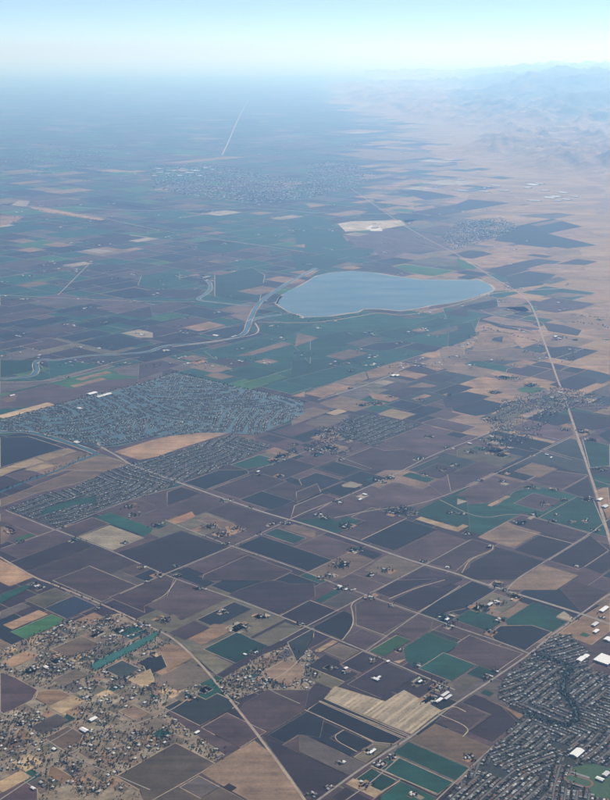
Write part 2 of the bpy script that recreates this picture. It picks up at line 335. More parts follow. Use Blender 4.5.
SMALL_FIELDS=[
('t',[(6844,28960),(7420,29633),(6831,27199),(6447,26751)]),
('b',[(-2260,10179),(-2047,10427),(-1950,10344),(-2210,10042)]),
('g',[(2467,9825),(2597,9713),(2540,9476),(2414,9476)]),
('d',[(-3078,16161),(-2722,16576),(-2966,16785),(-3322,16370)]),
('n',[(-885,7802),(-831,7865),(-698,7751),(-788,7646),(-855,7704)]),
('t',[(3035,22732),(3443,23208),(3983,22746),(3575,22270)]),
('g',[(-2177,17569),(-1799,17425),(-1636,17241),(-2412,17118)]),
('w',[(497,14606),(846,15013),(1027,14858),(678,14451)]),
('n',[(328,8145),(398,8227),(566,8083),(496,8001)]),
('y',[(853,8766),(904,8826),(1168,8600),(1156,8508),(1069,8570)]),
('b',[(-1610,5637),(-1541,5648),(-1489,5603),(-1535,5542),(-1578,5507)]),
('n',[(2022,27189),(2563,26973),(2839,26469),(2116,25551)]),
('t',[(3542,15218),(3802,15363),(4015,15569),(3842,14856),(3655,15004)]),
('n',[(-3227,25551),(-2416,25360),(-2195,25087),(-2568,24652)]),
('b',[(-2332,8620),(-2272,8620),(-2199,8558),(-2219,8292),(-2245,8261)]),
('t',[(-4634,39591),(-3819,40684),(-2779,42058),(-1775,42058),(-2598,41068),(-3953,39485)]),
('p',[(-4380,25942),(-3946,25551),(-3063,24372),(-3257,23922)]),
('t',[(-1482,7018),(-1368,7152),(-1299,7093),(-1414,6960)]),
('t',[(-375,10432),(-279,10544),(-113,10381),(-51,10321),(-134,10225)]),
('l',[(-2372,15184),(-2166,15424),(-1959,15218),(-1924,14935),(-2083,14935)]),
('n',[(-3516,16538),(-3057,17073),(-2878,16919),(-3336,16384)]),
('t',[(-661,18981),(-398,19287),(21,18927),(-39,18718),(-230,18611)]),
('b',[(1970,13228),(2239,12997),(2536,13047),(2307,12780),(2002,13041)]),
('p',[(802,12584),(1012,12830),(1170,12694),(960,12449)]),
('n',[(-3988,15045),(-3740,15335),(-3502,15132),(-3751,14842)]),
('G',[(-2160,16084),(-1857,16437),(-1616,16231),(-1919,15878)]),
('k',[(880,6283),(967,6313),(1014,6273),(913,6156)]),
('t',[(-6725,26761),(-6125,26551),(-6176,25360),(-6295,24985)]),
('b',[(3458,17519),(3806,17925),(4347,17708),(3823,17519)]),
('o',[(-1069,8731),(-893,8937),(-851,8823),(-930,8723),(-995,8667)]),
('t',[(-1532,5759),(-1446,5685),(-1484,5637),(-1551,5579)]),
('n',[(1082,11685),(1258,11891),(1416,11755),(1240,11549)]),
('g',[(824,9762),(906,9858),(1109,9685),(1027,9589)]),
('t',[(986,13144),(1138,13322),(1385,13110),(1233,12933)]),
('k',[(1556,15159),(2025,15661),(1989,15363),(1699,15038)]),
('n',[(-2503,15812),(-2307,16041),(-2006,15783),(-2202,15554)]),
('d',[(1905,16430),(2322,16878),(2220,16140)]),
('p',[(-1244,9221),(-1161,9318),(-1101,9044),(-1172,8962)]),
('b',[(1892,7276),(2050,7461),(2034,7323),(1950,7226)]),
('t',[(667,12383),(900,12286),(996,12161),(884,12031),(707,12142)]),
('b',[(-1202,16650),(-934,16962),(-722,16780),(-738,16626),(-949,16433)]),
('d',[(1433,12190),(1678,11973),(1532,11804),(1431,11819)]),
('n',[(-2100,22749),(-1700,23216),(-1290,22865),(-1690,22398)]),
('b',[(2664,25745),(3501,25230),(3148,24819),(2815,25171)]),
('G',[(2272,12506),(2426,12686),(2600,12538),(2440,12352),(2310,12383)]),
('t',[(-614,8620),(-512,8620),(-443,8561),(-579,8402)]),
('n',[(-1001,6473),(-918,6571),(-859,6521),(-943,6423)]),
('t',[(2872,16884),(3209,16972),(3152,16457),(2833,16659)]),
('t',[(-1328,5915),(-1262,5992),(-1208,5947),(-1274,5869)]),
('g',[(57,7327),(198,7492),(246,7451),(104,7286)]),
('t',[(2298,13550),(2415,13673),(2594,13792),(2714,13690),(2469,13403)]),
('d',[(-3695,20016),(-3309,20466),(-3021,20219),(-3407,19769)]),
('w',[(3054,12426),(3329,12735),(3197,12190),(3114,12286)]),
('d',[(-448,10807),(-342,10932),(-170,10784),(-276,10660)]),
('y',[(-1740,6754),(-1684,6819),(-1593,6741),(-1649,6676)]),
('b',[(-1034,16290),(-738,16626),(-754,15815),(-917,16050)]),
('g',[(-1261,9519),(-1151,9648),(-1027,9541),(-1137,9413)]),
('b',[(2040,25942),(2322,26079),(2788,25680),(2226,24985)]),
('t',[(-6719,31305),(-5957,32194),(-5431,31743),(-6193,30854)]),
('k',[(1173,6338),(1324,6514),(1351,6491),(1178,6289)]),
('d',[(-778,18557),(-536,18840),(-216,18566),(-458,18283)]),
('b',[(-664,10900),(-498,10900),(-451,10763),(-575,10619)]),
('n',[(2775,16832),(3122,16884),(3147,16607),(3036,16478)]),
('t',[(1469,32374),(1969,32958),(2743,32294),(2243,31710)]),
('G',[(2669,21102),(2882,20082),(2814,19890),(2546,20082)]),
('t',[(434,26876),(1102,27656),(1435,27370),(1106,26761),(785,26575)]),
('b',[(-1136,13087),(-1011,13233),(-792,13046),(-918,12900)]),
('b',[(-100,15222),(180,14922),(-128,14452)]),
('y',[(-2444,9910),(-2279,10102),(-2190,10026),(-2316,9879)]),
('y',[(1919,10980),(1962,11030),(2340,10706),(2298,10656)]),
('b',[(-4498,18494),(-4184,18860),(-3953,18662),(-4267,18296)]),
('b',[(-1481,13871),(-1336,14041),(-1126,13861),(-1272,13691)]),
('w',[(3642,18726),(4074,19229),(4164,18962),(3827,18568)]),
('t',[(-2550,12940),(-2255,13284),(-2172,13213),(-2467,12868)]),
('p',[(-2187,20860),(-1859,21243),(-1568,20994),(-1897,20610)]),
('y',[(55,6632),(173,6770),(207,6741),(89,6603)]),
('t',[(-2561,12653),(-2267,12995),(-2189,12927),(-2482,12585)]),
('t',[(1271,5605),(1323,5623),(1391,5564),(1361,5529)]),
('t',[(3481,37328),(4851,38926),(4711,37769),(3972,36907)]),
('t',[(1009,6061),(1120,5967),(1204,5888),(1167,5836),(1105,5962)]),
('l',[(1611,7088),(1683,7172),(1726,7062),(1690,7020)]),
('y',[(1309,5426),(1361,5487),(1404,5450),(1352,5390)]),
('b',[(1083,12582),(1281,12794),(1448,12651),(1353,12582)]),
('l',[(302,9537),(384,9633),(488,9544),(420,9466),(314,9488)]),
('t',[(393,11123),(511,11261),(612,11174),(494,11036)]),
('t',[(3509,32409),(4150,33156),(3986,31805),(3625,31384)]),
('l',[(-793,26237),(-292,26821),(5,26567),(-496,25982)]),
('b',[(-3210,12127),(-3035,12286),(-3006,12048),(-3084,12019)]),
('b',[(-600,13708),(-460,13871),(-295,13729),(-435,13566)]),
('n',[(2766,10902),(2932,11095),(2829,10672)]),
('l',[(496,5158),(520,5186),(589,5127),(564,5099)]),
('t',[(-5274,21935),(-5021,22231),(-4701,21956),(-4954,21661)]),
('b',[(-3070,28372),(-2658,28853),(-2203,28464),(-2616,27983)]),
('l',[(-4118,20305),(-3813,20662),(-3603,20482),(-3909,20125)]),
('l',[(-4056,21877),(-3850,22118),(-3459,21782),(-3665,21541)]),
('t',[(-4931,22569),(-4685,22856),(-4296,22522),(-4542,22235)]),
('l',[(-6902,28461),(-6942,29543),(-6613,29290),(-6489,28319)]),
('d',[(-412,5212),(-379,5250),(-331,5209),(-364,5171)]),
('y',[(1453,9064),(1648,9292),(1684,9261),(1488,9033)]),
('t',[(-8122,33457),(-7479,34208),(-7073,33860),(-7717,33109)]),
('t',[(-1429,5960),(-1365,5905),(-1407,5855),(-1444,5887)]),
('t',[(2266,19492),(2505,19607),(2433,19020),(2236,19042)]),
('n',[(-701,19926),(-460,20207),(-218,20000),(-459,19719)]),
('t',[(1358,13498),(1433,13527),(1598,13386),(1501,13272)]),
('b',[(4692,25219),(5349,25986),(5522,25837),(4822,25020)]),
('y',[(204,11622),(337,11777),(433,11694),(301,11539)]),
('n',[(2433,15815),(2553,15511),(2928,15218),(2804,15436)]),
('G',[(-2180,8367),(-2078,8486),(-2029,8444),(-2131,8324)]),
('t',[(4914,39706),(5389,40261),(5241,38542),(4696,37906)]),
('l',[(750,12773),(865,12908),(988,12803),(873,12668)]),
('t',[(1102,12140),(1264,12329),(1339,12265),(1177,12076)]),
('l',[(736,23873),(989,24167),(1273,23924),(1020,23630)]),
('t',[(1272,5263),(1316,5314),(1313,5241),(1279,5202)]),
('t',[(2357,27762),(3003,28556),(3013,28086),(2608,27547)]),
('t',[(1640,27765),(2184,28400),(2433,28186),(1889,27552)]),
('g',[(989,6124),(1026,6167),(1078,6123),(1041,6080)]),
('t',[(0,28797),(148,28953),(584,28579),(116,28086)]),
('p',[(-2359,8729),(-2225,8614),(-2190,8517),(-2338,8644)]),
('t',[(2606,10996),(2708,11116),(2750,11007),(2630,10867)]),
('t',[(0,19724),(249,19842),(81,19264),(0,19153)]),
('b',[(-1597,19547),(-1384,19796),(-1171,19613),(-1383,19365)]),
('t',[(-152,12241),(0,12432),(0,12190)]),
('t',[(4377,22031),(4611,22304),(5084,21899)]),
('t',[(1064,29080),(1658,29774),(1689,29301),(1315,28865)]),
('y',[(1161,8607),(1213,8667),(1258,8628),(1148,8499)]),
('t',[(-1289,27076),(-1001,27412),(-699,27154),(-987,26817)]),
('t',[(-4075,31816),(-3519,32327),(-3567,31556),(-3733,31523)]),
('l',[(1235,9223),(1317,9153),(1217,9072)]),
('t',[(-270,19649),(0,19842),(0,19377)]),
('o',[(-1353,13661),(-1225,13810),(-1129,13727),(-1256,13579)]),
('t',[(-868,8544),(-800,8624),(-752,8583),(-821,8503)]),
('b',[(-1685,20670),(-1501,20885),(-1297,20710),(-1481,20496)]),
('n',[(2385,14935),(2523,15004),(2457,14688),(2332,14779)]),
('t',[(586,20026),(763,20234),(956,20069),(778,19861)]),
('t',[(1372,15346),(1495,15489),(1620,15381),(1497,15238)]),
('G',[(1705,6832),(1740,6872),(1782,6836),(1748,6796)]),
('t',[(2459,11204),(2561,11285),(2579,11138),(2486,11154)]),
('l',[(410,9264),(472,9337),(532,9285),(470,9212)]),
('t',[(-275,22428),(0,22633),(0,22184)]),
('y',[(521,6494),(613,6528),(557,6463)]),
('t',[(2501,34919),(2977,35450),(2836,34598)]),
('t',[(3201,25517),(3393,25352),(3147,25065)])]
STRIPED=[(106,6061),(172,6201),(449,6034),(564,6158),(754,5935),(567,5691)]
ROADS=[
('highway',20,[(-1953,10755),(-1881,10548),(-1678,10291),(-1536,10046),(-1195,9735),(-1005,9538),(-606,9164),(-275,8868),(0,8670),(357,8354),(669,8048),(849,7899),(1064,7746),(1148,7647),(1360,7471),(1789,7125),(1945,6969),(4420,4494)]),
('rail',15,[(-4590,10625),(-2211,8057),(-1846,7663),(-1743,7598),(-1236,7183),(-979,6941),(-826,6806),(-659,6536),(-520,6261),(-389,5984),(-238,5658),(-101,5344),(5,5090),(1353,1860)]),
('road',15,[(-2154,2387),(58,5099),(226,5305),(387,5488),(556,5658),(728,5879),(855,6026),(999,6181),(1152,6354),(1357,6586),(1538,6833),(1783,7125),(1998,7378),(2133,7518),(4562,10037)]),
('railway',34,[(1188,32244),(1645,28596),(2001,25516),(2326,23399),(2576,22166),(2715,21484),(2881,20088),(3042,18941),(3205,18031),(3253,17199),(3154,16112),(2996,14813),(2891,13792),(2799,12979),(2722,12175),(2629,11391),(2550,10665),(2467,9967),(2391,9301),(2318,8752),(2246,8203),(1791,4733)]),
('road',15,[(242,9164),(543,9514),(820,9863),(1122,10291),(1506,10695),(1784,11002),(2117,11391),(2473,11807)]),
('road',13,[(226,8794),(579,8986),(879,9052),(1264,9394),(1633,9812),(1739,9941),(2488,10816)]),
('road',13,[(-1085,8752),(-815,8489),(-536,8231),(-309,8048),(0,7786),(131,7647),(408,7408),(725,7139),(964,6928),(1173,6766),(1357,6586)]),
('road',12,[(-1239,7424),(-961,7763),(-536,8231),(-324,8489),(-132,8752),(40,8964),(242,9164)]),
('road',11,[(-154,6753),(0,6941),(242,7212),(408,7408),(641,7663),(849,7899),(1227,8354)]),
('road',10,[(370,6624),(724,7125),(1054,7550)]),
('road',11,[(1360,7471),(1444,7647),(1718,7969),(2145,8470),(2349,8752),(4400,11588)]),
('road',13,[(-2376,8964),(-1898,8549),(-1676,8373),(-1395,8139),(-1170,7916),(-880,7647),(-520,7393),(-161,7096),(19,6928),(364,6624),(467,6523),(660,6342),(854,6158)]),
('road',12,[(-4605,5617),(-2227,8185),(-1890,8549),(-1555,9030),(-1250,9347),(-1005,9538)]),
('track',7,[(78,6037),(561,5658)]),
('track',7,[(0,5941),(272,5707),(363,5610)]),
('track',6,[(209,5737),(138,5658),(270,5525)]),
('track',8,[(336,5397),(646,5156)]),
('track',7,[(368,5164),(474,5266)]),
('track',7,[(-1010,7302),(-938,7393),(-907,7518),(-887,7647)]),
('track',7,[(1094,7763),(1178,8004),(1359,8139),(1384,8259)]),
('track',8,[(232,6766),(310,6969),(309,7154),(296,7272),(408,7408)]),
('track',7,[(323,6969),(504,6819)]),
('track',9,[(557,7347),(730,7502),(962,7647)]),
('road',45,[(2198,17199),(2768,17835),(3205,18031),(3848,18222),(4770,18434),(8181,19218)]),
('track',24,[(-630,15860),(0,15798),(336,15922),(682,16176),(1043,16504),(1301,16241),(1593,16438),(1899,16707),(2395,17272),(2768,17835)]),
('track',24,[(-667,15798),(-583,15320),(-675,15034),(-1281,14651),(-1632,14440)]),
('road',22,[(-3678,20433),(-3675,19028),(-3673,17720)]),
('railway',45,[(-6699,28596),(-5579,27671),(-4473,26469),(-2803,24204),(-1328,22890),(0,21707)]),
('track',20,[(-4536,17720),(-3754,17530),(-2613,17272),(-1590,17199)]),
('road',16,[(-6794,12221),(-3337,12769),(-2807,12853),(-2586,13152),(-2191,13744),(-1958,13937)]),
('road',14,[(-5195,8635),(-2995,11358),(-2545,11915),(-2243,12252),(-1673,12853),(-1466,13196),(-701,12566),(-21,12025)]),
('road',20,[(135,12100),(537,12525),(987,13109),(1316,13792)]),
('track',55,[(-2880,42696),(-3017,48335),(-3490,63626),(-4154,90774)]),
('road',12,[(-1536,10046),(-1840,10519)]),
('track',9,[(700,5879),(818,5994),(886,5920)]),
('road',8,[(-2138,2489),(194,5099),(328,5249),(490,5479)]),
('road',9,[(-1405,2267),(641,5107),(837,5379),(976,5563)]),
('track',8,[(730,5899),(892,5757),(838,5668)]),
('track',7,[(-246,6192),(-88,6390),(-12,6573),(79,6624)]),
('road',10,[(-3395,2176),(-1482,5107),(-1373,5274),(-1185,5563),(-943,5777),(-743,5920),(-598,6158)]),
('road',9,[(-4325,8212),(-1679,5920),(-1410,5687),(-1201,5479),(-763,5189)]),
('road',8,[(-1442,6462),(-1251,6675),(-979,6941)]),
('road',7,[(-1093,6048),(-1236,5757),(-1383,5563),(-1548,5379),(-3885,2773)]),
('road',8,[(-329,6511),(-263,6342),(-246,6192),(-28,6005)]),
('track',12,[(2459,21934),(2160,22644),(1469,23661)]),
('track',16,[(1858,14388),(2111,14184),(2655,14545)]),
('road',16,[(2891,13792),(3340,14285),(3884,14923),(6155,17586)]),
('track',14,[(2452,16639),(2651,16112),(3148,15860)]),
('road',10,[(1093,9186),(1357,8752),(1629,8900),(1826,8773),(2145,8470)]),
('track',9,[(1578,8589),(1984,8278)]),
('road',10,[(2060,10519),(2373,10181)]),
('road',10,[(2098,11002),(2382,10755)]),
('road',10,[(2457,9660),(2565,9514),(4646,6700)]),
('road',9,[(92,10548),(356,10208),(583,9941)]),
('road',9,[(-417,9941),(-45,10319),(431,11065)])]
LAKE=[(-402,17056),(-341,17643),(0,18684),(210,19294),(408,19568),(742,19754),(1144,19568),(1525,19205),(1901,18941),(2297,18941),(2741,18941),(2868,18517),(2881,18190),(2785,17952),(2453,17493),(2198,17199),(1857,16985),(1547,16707),(1326,16571),(1055,16707),(802,16707),(737,16504),(342,16241),(0,16176),(-209,16504)]
RIVERS=[
(60,[(-3400,12937),(-3064,13022),(-3032,13240),(-3153,13697),(-3101,13840),(-2929,13744),(-2568,14035),(-2157,14084),(-1870,14184),(-1729,14545),(-1301,14598),(-886,14923),(-760,15204),(-750,15860),(-715,16639),(-627,17345),(-355,18434),(-32,19385),(184,20040)]),
(70,[(-750,15860),(-666,16112),(-479,16241),(-276,16371),(-139,16438)]),
(45,[(-2029,19116),(-1781,19385),(-1537,18941),(-1424,18271),(-1487,17720),(-1603,17345),(-1224,17127),(-783,16915)]),
(60,[(-2909,11002),(-2678,11033),(-2401,10846),(-2122,10606),(-1890,10376)]),
(40,[(-2525,9347),(-2330,9660),(-2158,9863),(-2034,10127),(-1853,10376)]),
(25,[(-1603,17345),(-2634,17419),(-3777,17643),(-4573,17874)]),
(60,[(-6818,27143),(-5722,28406),(-3486,27317),(-1044,28219),(333,26971),(2111,26971)])]
SUB_TOWN=[(678,5090),(752,5223),(846,5371),(995,5581),(1118,5757),(1151,5827),(1207,5899),(1081,6081),(1149,6295),(1348,6536),(1536,6819),(1653,6846),(1674,6740),(1731,6637),(1668,6414),(1787,6319),(1937,6272),(1720,5090)]
SUB_CREEKSIDE=[(-1918,9490),(-1692,9915),(-1322,10236),(-693,10939),(-304,10577),(-781,9915),(-1272,9324),(-1555,9030),(-1898,8589),(-2070,8752),(-2376,8964),(-2201,9255)]
GOLF=[(-2090,8921),(-2033,9030),(-1866,9209),(-1712,9255),(-1681,9119),(-1842,9074),(-1952,8943),(-2053,8857)]
LAGOON=[(-2995,11358),(-2545,11915),(-2249,12290),(-2030,12446),(-1673,12853),(-1466,13196),(-701,12566),(-350,12329),(-21,12025),(-10,11596),(-271,11193),(-454,10908),(-742,10970),(-999,10970),(-1437,10816),(-1702,10577),(-1790,10548),(-1927,10548),(-2195,10755),(-2401,10846),(-2671,11002),(-2909,11002)]
VILLAGE=[(364,11391),(631,11596),(1117,11226),(779,10816),(642,10548),(467,10755),(331,10908)]
RAIL_TOWN=[(2001,11915),(2376,12290),(2749,12566),(3115,12290),(3107,11736),(2697,11807),(2496,11561),(2164,11665),(1871,11391)]
FAR_SUBURB=[(2589,23142),(3220,25670),(4254,26469),(4442,24770),(3304,22767),(2733,21934)]
FAR_TOWN_A=[(-4786,37880),(-2851,38895),(-140,34290),(628,30638),(-1058,28596),(-3982,31769)]
FAR_TOWN_B=[(0,38895),(1325,40709),(2186,35702),(1171,31769),(126,30638)]
FAR_TOWN_C=[(-10384,44881),(-7622,45818),(-6021,37880),(-8016,35702)]
RURAL=[(-1852,6637),(-1552,6969),(-1197,7139),(-827,6701),(-569,6158),(-771,5920),(-413,5497),(-578,5318),(-753,5107),(-1478,5090)]
RURAL2=[(-518,6238),(-259,6573),(-31,6766),(147,6414),(-28,6048),(-245,6158),(-392,6048)]
RURAL3=[(0,10461),(394,11391),(591,11391),(405,10319),(225,10319)]
RURAL4=[(1635,10755),(2030,12100),(2773,12687),(3071,12100),(2567,11665),(2102,10755),(1754,10319)]
GRASSLAND=[(6072,94599),(7224,78114),(8664,54955),(9480,45818),(11199,36605),(4480,11391),(3071,12100),(2999,12979),(2931,13697),(3123,15378),(3253,17199),(3089,18941),(4017,22523),(4083,25363),(3797,26634),(4396,28596),(3718,30208),(4575,33494),(3999,36299),(5062,39601),(4394,43981),(5289,48335),(4286,52980),(5205,58589)]
PARK=[(1355,5379),(1456,5424),(1558,5379),(1491,5107),(1414,5131)]
TRACK=[(1330,5309),(1410,5353),(1396,5223),(1320,5189)]
CREEK=[(1378,6598),(1466,6523),(1577,6426),(1522,6331),(1463,6158),(1473,6070),(1496,5994),(1489,5858),(1426,5767),(1328,5817),(1207,5899)]
FARMS=[(-723,7502,27),
(-908,7039,45),
(-538,7154,26),
(-410,6928,50),
(-276,7082,39),
(-309,6611,30),
(-569,6158,34),
(237,7518,34),
(564,7242,20),
(898,7067,51),
(919,6969,38),
(1143,7212,52),
(1272,7287,40),
(1399,7378,40),
(1158,6873,31),
(1385,6573,24),
(1308,7566,41),
(406,6295,23),
(165,6414,24),
(234,6366,23),
(577,6637,24),
(664,6450,24),
(663,6249,35),
(771,6181,46),
(712,6048,45),
(337,5525,26),
(383,5415,26),
(179,5424,15),
(119,5215,20),
(523,5148,20),
(1246,7039,32),
(-726,8609,46),
(-624,8450,60),
(-534,8589,38),
(-478,8549,30),
(-1135,8649,46),
(-1006,7729,35),
(-880,7713,28),
(-403,9786,34),
(-214,9761,34),
(-154,8670,31),
(-599,9186,16),
(-430,9008,16),
(258,9141,40),
(282,9119,24),
(619,9660,42),
(724,9710,43),
(710,8921,63),
(768,8964,63),
(842,8900,39),
(156,8794,39),
(306,8629,46),
(102,8857,31),
(364,8166,44),
(248,7899,57),
(173,7729,35),
(561,7813,42),
(465,7729,28),
(1141,8900,31),
(1705,9837,34),
(1661,9611,34),
(1872,9466,42),
(2070,9418,33),
(1648,8690,39),
(1364,8222,22),
(1225,8878,31),
(1212,8470,30),
(1959,8857,24),
(1911,8731,31),
(2069,8711,23),
(2197,8529,30),
(2181,8731,23),
(1921,7882,21),
(741,11952,51),
(616,11915,41),
(903,12213,42),
(221,11065,58),
(142,10908,47),
(90,10319,45),
(229,10519,55),
(1309,10519,27),
(1027,10236,36),
(1845,10606,46),
(1822,11391,79),
(2199,12979,67),
(2333,12979,56),
(2447,12687,65),
(2018,12368,53),
(2493,11065,38),
(2652,11002,48),
(2639,12025,62),
(3010,12290,42),
(1775,10755,75),
(1667,10461,73),
(1754,10319,54),
(-1839,7566,34),
(-1795,7518,27),
(-1339,7212,26),
(-2230,8509,38),
(-1330,8297,22),
(-1332,8857,47),
(-1395,9030,40),
(-1142,7864,28),
(-265,10127,44),
(-198,10319,54),
(-118,10404,36),
(-92,10606,37),
(3141,14813,50),
(3226,14923,63),
(2893,14492,37),
(-1693,19294,97),
(-1591,19028,80),
(-1236,19754,66),
(-1586,6414,29),
(-1392,6450,30),
(-1302,6873,38),
(-1162,6900,38),
(-1259,7039,26),
(-1606,6766,31),
(-1570,6900,25),
(-1522,7011,25),
(-1209,6070,22),
(-1463,6511,36),
(-1616,6390,29),
(1495,10404,45),
(1177,10846,38),
(1531,12290,42),
(1197,12100,42),
(511,13285,34),
(2654,14184,36),
(3392,14813,38),
(3981,15985,40),
(2663,10755,47),
(2559,9915,43),
(2308,9186,40),
(1922,9074,32),
(2105,9186,24),
(1171,9915,43),
(1317,10046,35),
(1029,9786,26)]
SHEDS=[(-1153,5837,46,26,8,'w'),
(-1182,5727,50,28,8,'w'),
(-1306,5544,24,16,7,'w'),
(-1341,5198,28,14,6,'w'),
(-576,5707,30,16,6,'w'),
(-1527,6414,30,22,7,'w'),
(-1818,7534,34,26,7,'g'),
(1408,5507,80,46,9,'w'),
(1649,6511,62,34,8,'w'),
(1687,6548,40,30,8,'w'),
(411,6272,40,20,8,'w'),
(429,6295,26,14,7,'w'),
(241,6402,24,18,7,'w'),
(342,5516,28,18,7,'w'),
(359,5534,20,14,7,'w'),
(791,6103,64,20,7,'g'),
(750,6037,56,20,7,'w'),
(804,6070,60,18,7,'g'),
(984,13065,60,40,9,'w'),
(1028,13065,50,40,9,'w'),
(494,6487,22,14,6,'w'),
(237,7534,34,20,7,'w'),
(277,7486,24,16,6,'g'),
(908,7039,30,20,7,'w'),
(1214,7257,50,22,8,'g'),
(1267,7302,36,20,7,'w'),
(491,9301,40,25,7,'w'),
(445,9186,36,22,7,'g'),
(282,9119,30,18,7,'w'),
(-406,9863,30,20,7,'w'),
(1472,5274,40,24,8,'w'),
(1513,5318,44,26,8,'g'),
(663,6249,30,16,6,'w'),
(-361,6573,24,14,6,'w'),
(-296,6598,24,14,6,'g'),
(1945,7183,90,30,8,'w'),
(1838,6969,60,26,8,'g'),
(1822,6873,50,24,8,'w'),
(1871,6766,50,40,8,'w'),
(1526,10636,40,20,8,'w'),
(1761,10846,36,20,7,'w'),
(2709,12368,44,24,8,'w'),
(2586,12175,40,26,8,'g'),
(2177,10319,36,16,7,'w'),
(2197,10236,30,14,7,'w'),
(-2114,10665,60,40,8,'w'),
(-2284,11771,60,40,9,'w'),
(-2256,12329,110,60,10,'w'),
(-2152,12213,90,60,10,'g'),
(-2091,12290,100,50,10,'w'),
(-3085,12252,60,30,8,'w'),
(3174,14978,60,40,9,'g'),
(3215,14868,50,30,9,'w'),
(-1134,15034,90,50,9,'w'),
(-1658,14235,60,40,9,'g'),
(2389,9186,60,30,8,'w'),
(2392,9030,60,40,8,'g')]
WAREHOUSES=[(5117,32733,250,110),
(5142,31536,280,120),
(4593,31307,300,100),
(4083,31536,320,90),
(4372,34290,200,90),
(6153,32983,340,160),
(6202,31536,240,120),
(5888,32244,200,120),
(5526,29381,300,110),
(6390,33236,300,120),
(6221,30208,260,160),
(6574,31081,220,140),
(6031,29997,260,150),
(6364,29583,220,110),
(6105,29381,200,110),
(6692,30208,160,100),
(-4440,37553,260,130),
(-4005,36916,300,140),
(-3735,37553,260,120),
(-3282,36916,320,140),
(-3088,37880,260,110),
(-4025,35998,280,120),
(-3615,35411,240,130),
(-4337,35411,240,110),
(-2793,37232,220,110),
(1433,24770,150,90),
(-3407,36299,240,120),
(-4295,36299,200,110),
(-3036,35411,200,100),
(-2518,36299,180,100)]
WHITE_PANS=[(1228,24770),(1395,25212),(1412,24770),(1279,24555)]
WHITE_PANS_B=[(1299,24555),(1539,24843),(1570,24343),(1329,24343)]
BIG_WAREHOUSE=[(1685,6462),(1791,6611),(1855,6598),(1870,6511),(1801,6426),(1724,6426)]
TREELINES=[(45,[(-2995,11358),(-2545,11915),(-2243,12252),(-1673,12853),(-1471,13240)]),
(50,[(-1471,13240),(-701,12566),(-21,12025)]),
(40,[(-2520,9394),(-2169,9915),(-1903,10404)]),
(50,[(-1953,10755),(-2212,10846),(-2521,10970)]),
(40,[(-67,15860),(337,15985),(756,16306)]),
(60,[(-7216,28789),(-5443,26971),(-3077,24484),(-2035,23399)]),
(60,[(-4979,29583),(-3461,27671),(-2362,27317),(-116,28219)]),
(40,[(2328,15556),(2519,15262),(2932,14705)]),
(50,[(3550,15860),(3908,15676),(3995,15378)]),
(40,[(3643,16306),(4011,16112),(4174,16112)]),
(40,[(-2338,19294),(-1557,19205)]),
(40,[(-598,16504),(-68,16241)])]
HILL_EDGE=[(8466,25984),(7824,28406),(7733,32004),(7202,34564),(6173,36916),(5566,41481),(5605,49420),(5372,57825),(4484,69593),(3643,82430),(3401,100973),(4893,130112),(9109,162893)]

# ------------------------------------------------------------------ helpers
def tag(o, label=None, cat=None, group=None, kind=None):
    if label: o['label'] = label
    if cat: o['category'] = cat
    if group: o['group'] = group
    if kind: o['kind'] = kind
    return o
def link(name, me, parent=None, loc=(0, 0, 0), rz=0.0):
    o = bpy.data.objects.new(name, me); COL.objects.link(o)
    o.location = loc; o.rotation_euler = (0, 0, rz)
    if parent: o.parent = parent
    return o
def ccw(p):
    a = sum(p[i][0] * p[(i + 1) % len(p)][1] - p[(i + 1) % len(p)][0] * p[i][1] for i in range(len(p)))
    return list(p) if a > 0 else list(p)[::-1]
def inset(p, d):
    p = ccw(p); n = len(p); out = []
    for i in range(n):
        a, b, c = p[i - 1], p[i], p[(i + 1) % n]
        def nrm(u, v):
            dx, dy = v[0] - u[0], v[1] - u[1]; L = math.hypot(dx, dy) or 1; return (-dy / L, dx / L)
        n1, n2 = nrm(a, b), nrm(b, c)
        mx, my = n1[0] + n2[0], n1[1] + n2[1]; m = mx * mx + my * my
        k = 2 * d / max(m, 0.6)
        out.append((b[0] + mx * k, b[1] + my * k))
    return out
def poly_mesh(name, polys, z, mats):
    """polys: list of (points, material index); flat sheets centred on the first polygon's middle"""
    cx = sum(q[0] for q in polys[0][0]) / len(polys[0][0]); cy = sum(q[1] for q in polys[0][0]) / len(polys[0][0])
    v = []; f = []; mi = []
    for pts, k in polys:
        b = len(v); pts = ccw(pts); v += [(x - cx, y - cy, 0) for x, y in pts]; f.append(list(range(b, b + len(pts)))); mi.append(k)
    me = bpy.data.meshes.new(name); me.from_pydata(v, [], f)
    for m in mats: me.materials.append(m)
    me.polygons.foreach_set('material_index', mi); me.update()
    return me, (cx, cy, z)
def inside(x, y, p):
    r = False; j = len(p) - 1
    for i in range(len(p)):
        if (p[i][1] > y) != (p[j][1] > y) and x < (p[j][0] - p[i][0]) * (y - p[i][1]) / (p[j][1] - p[i][1]) + p[i][0]: r = not r
        j = i
    return r
def bbox(p):
    xs = [q[0] for q in p]; ys = [q[1] for q in p]; return min(xs), min(ys), max(xs), max(ys)
def area(p): return abs(sum(p[i][0] * p[(i + 1) % len(p)][1] - p[(i + 1) % len(p)][0] * p[i][1] for i in range(len(p)))) / 2
def smooth_line(p, it=2):
    for _ in range(it):
        q = [p[0]]
        for a, b in zip(p[:-1], p[1:]):
            q += [(a[0] * .75 + b[0] * .25, a[1] * .75 + b[1] * .25), (a[0] * .25 + b[0] * .75, a[1] * .25 + b[1] * .75)]
        q.append(p[-1]); p = q
    return p
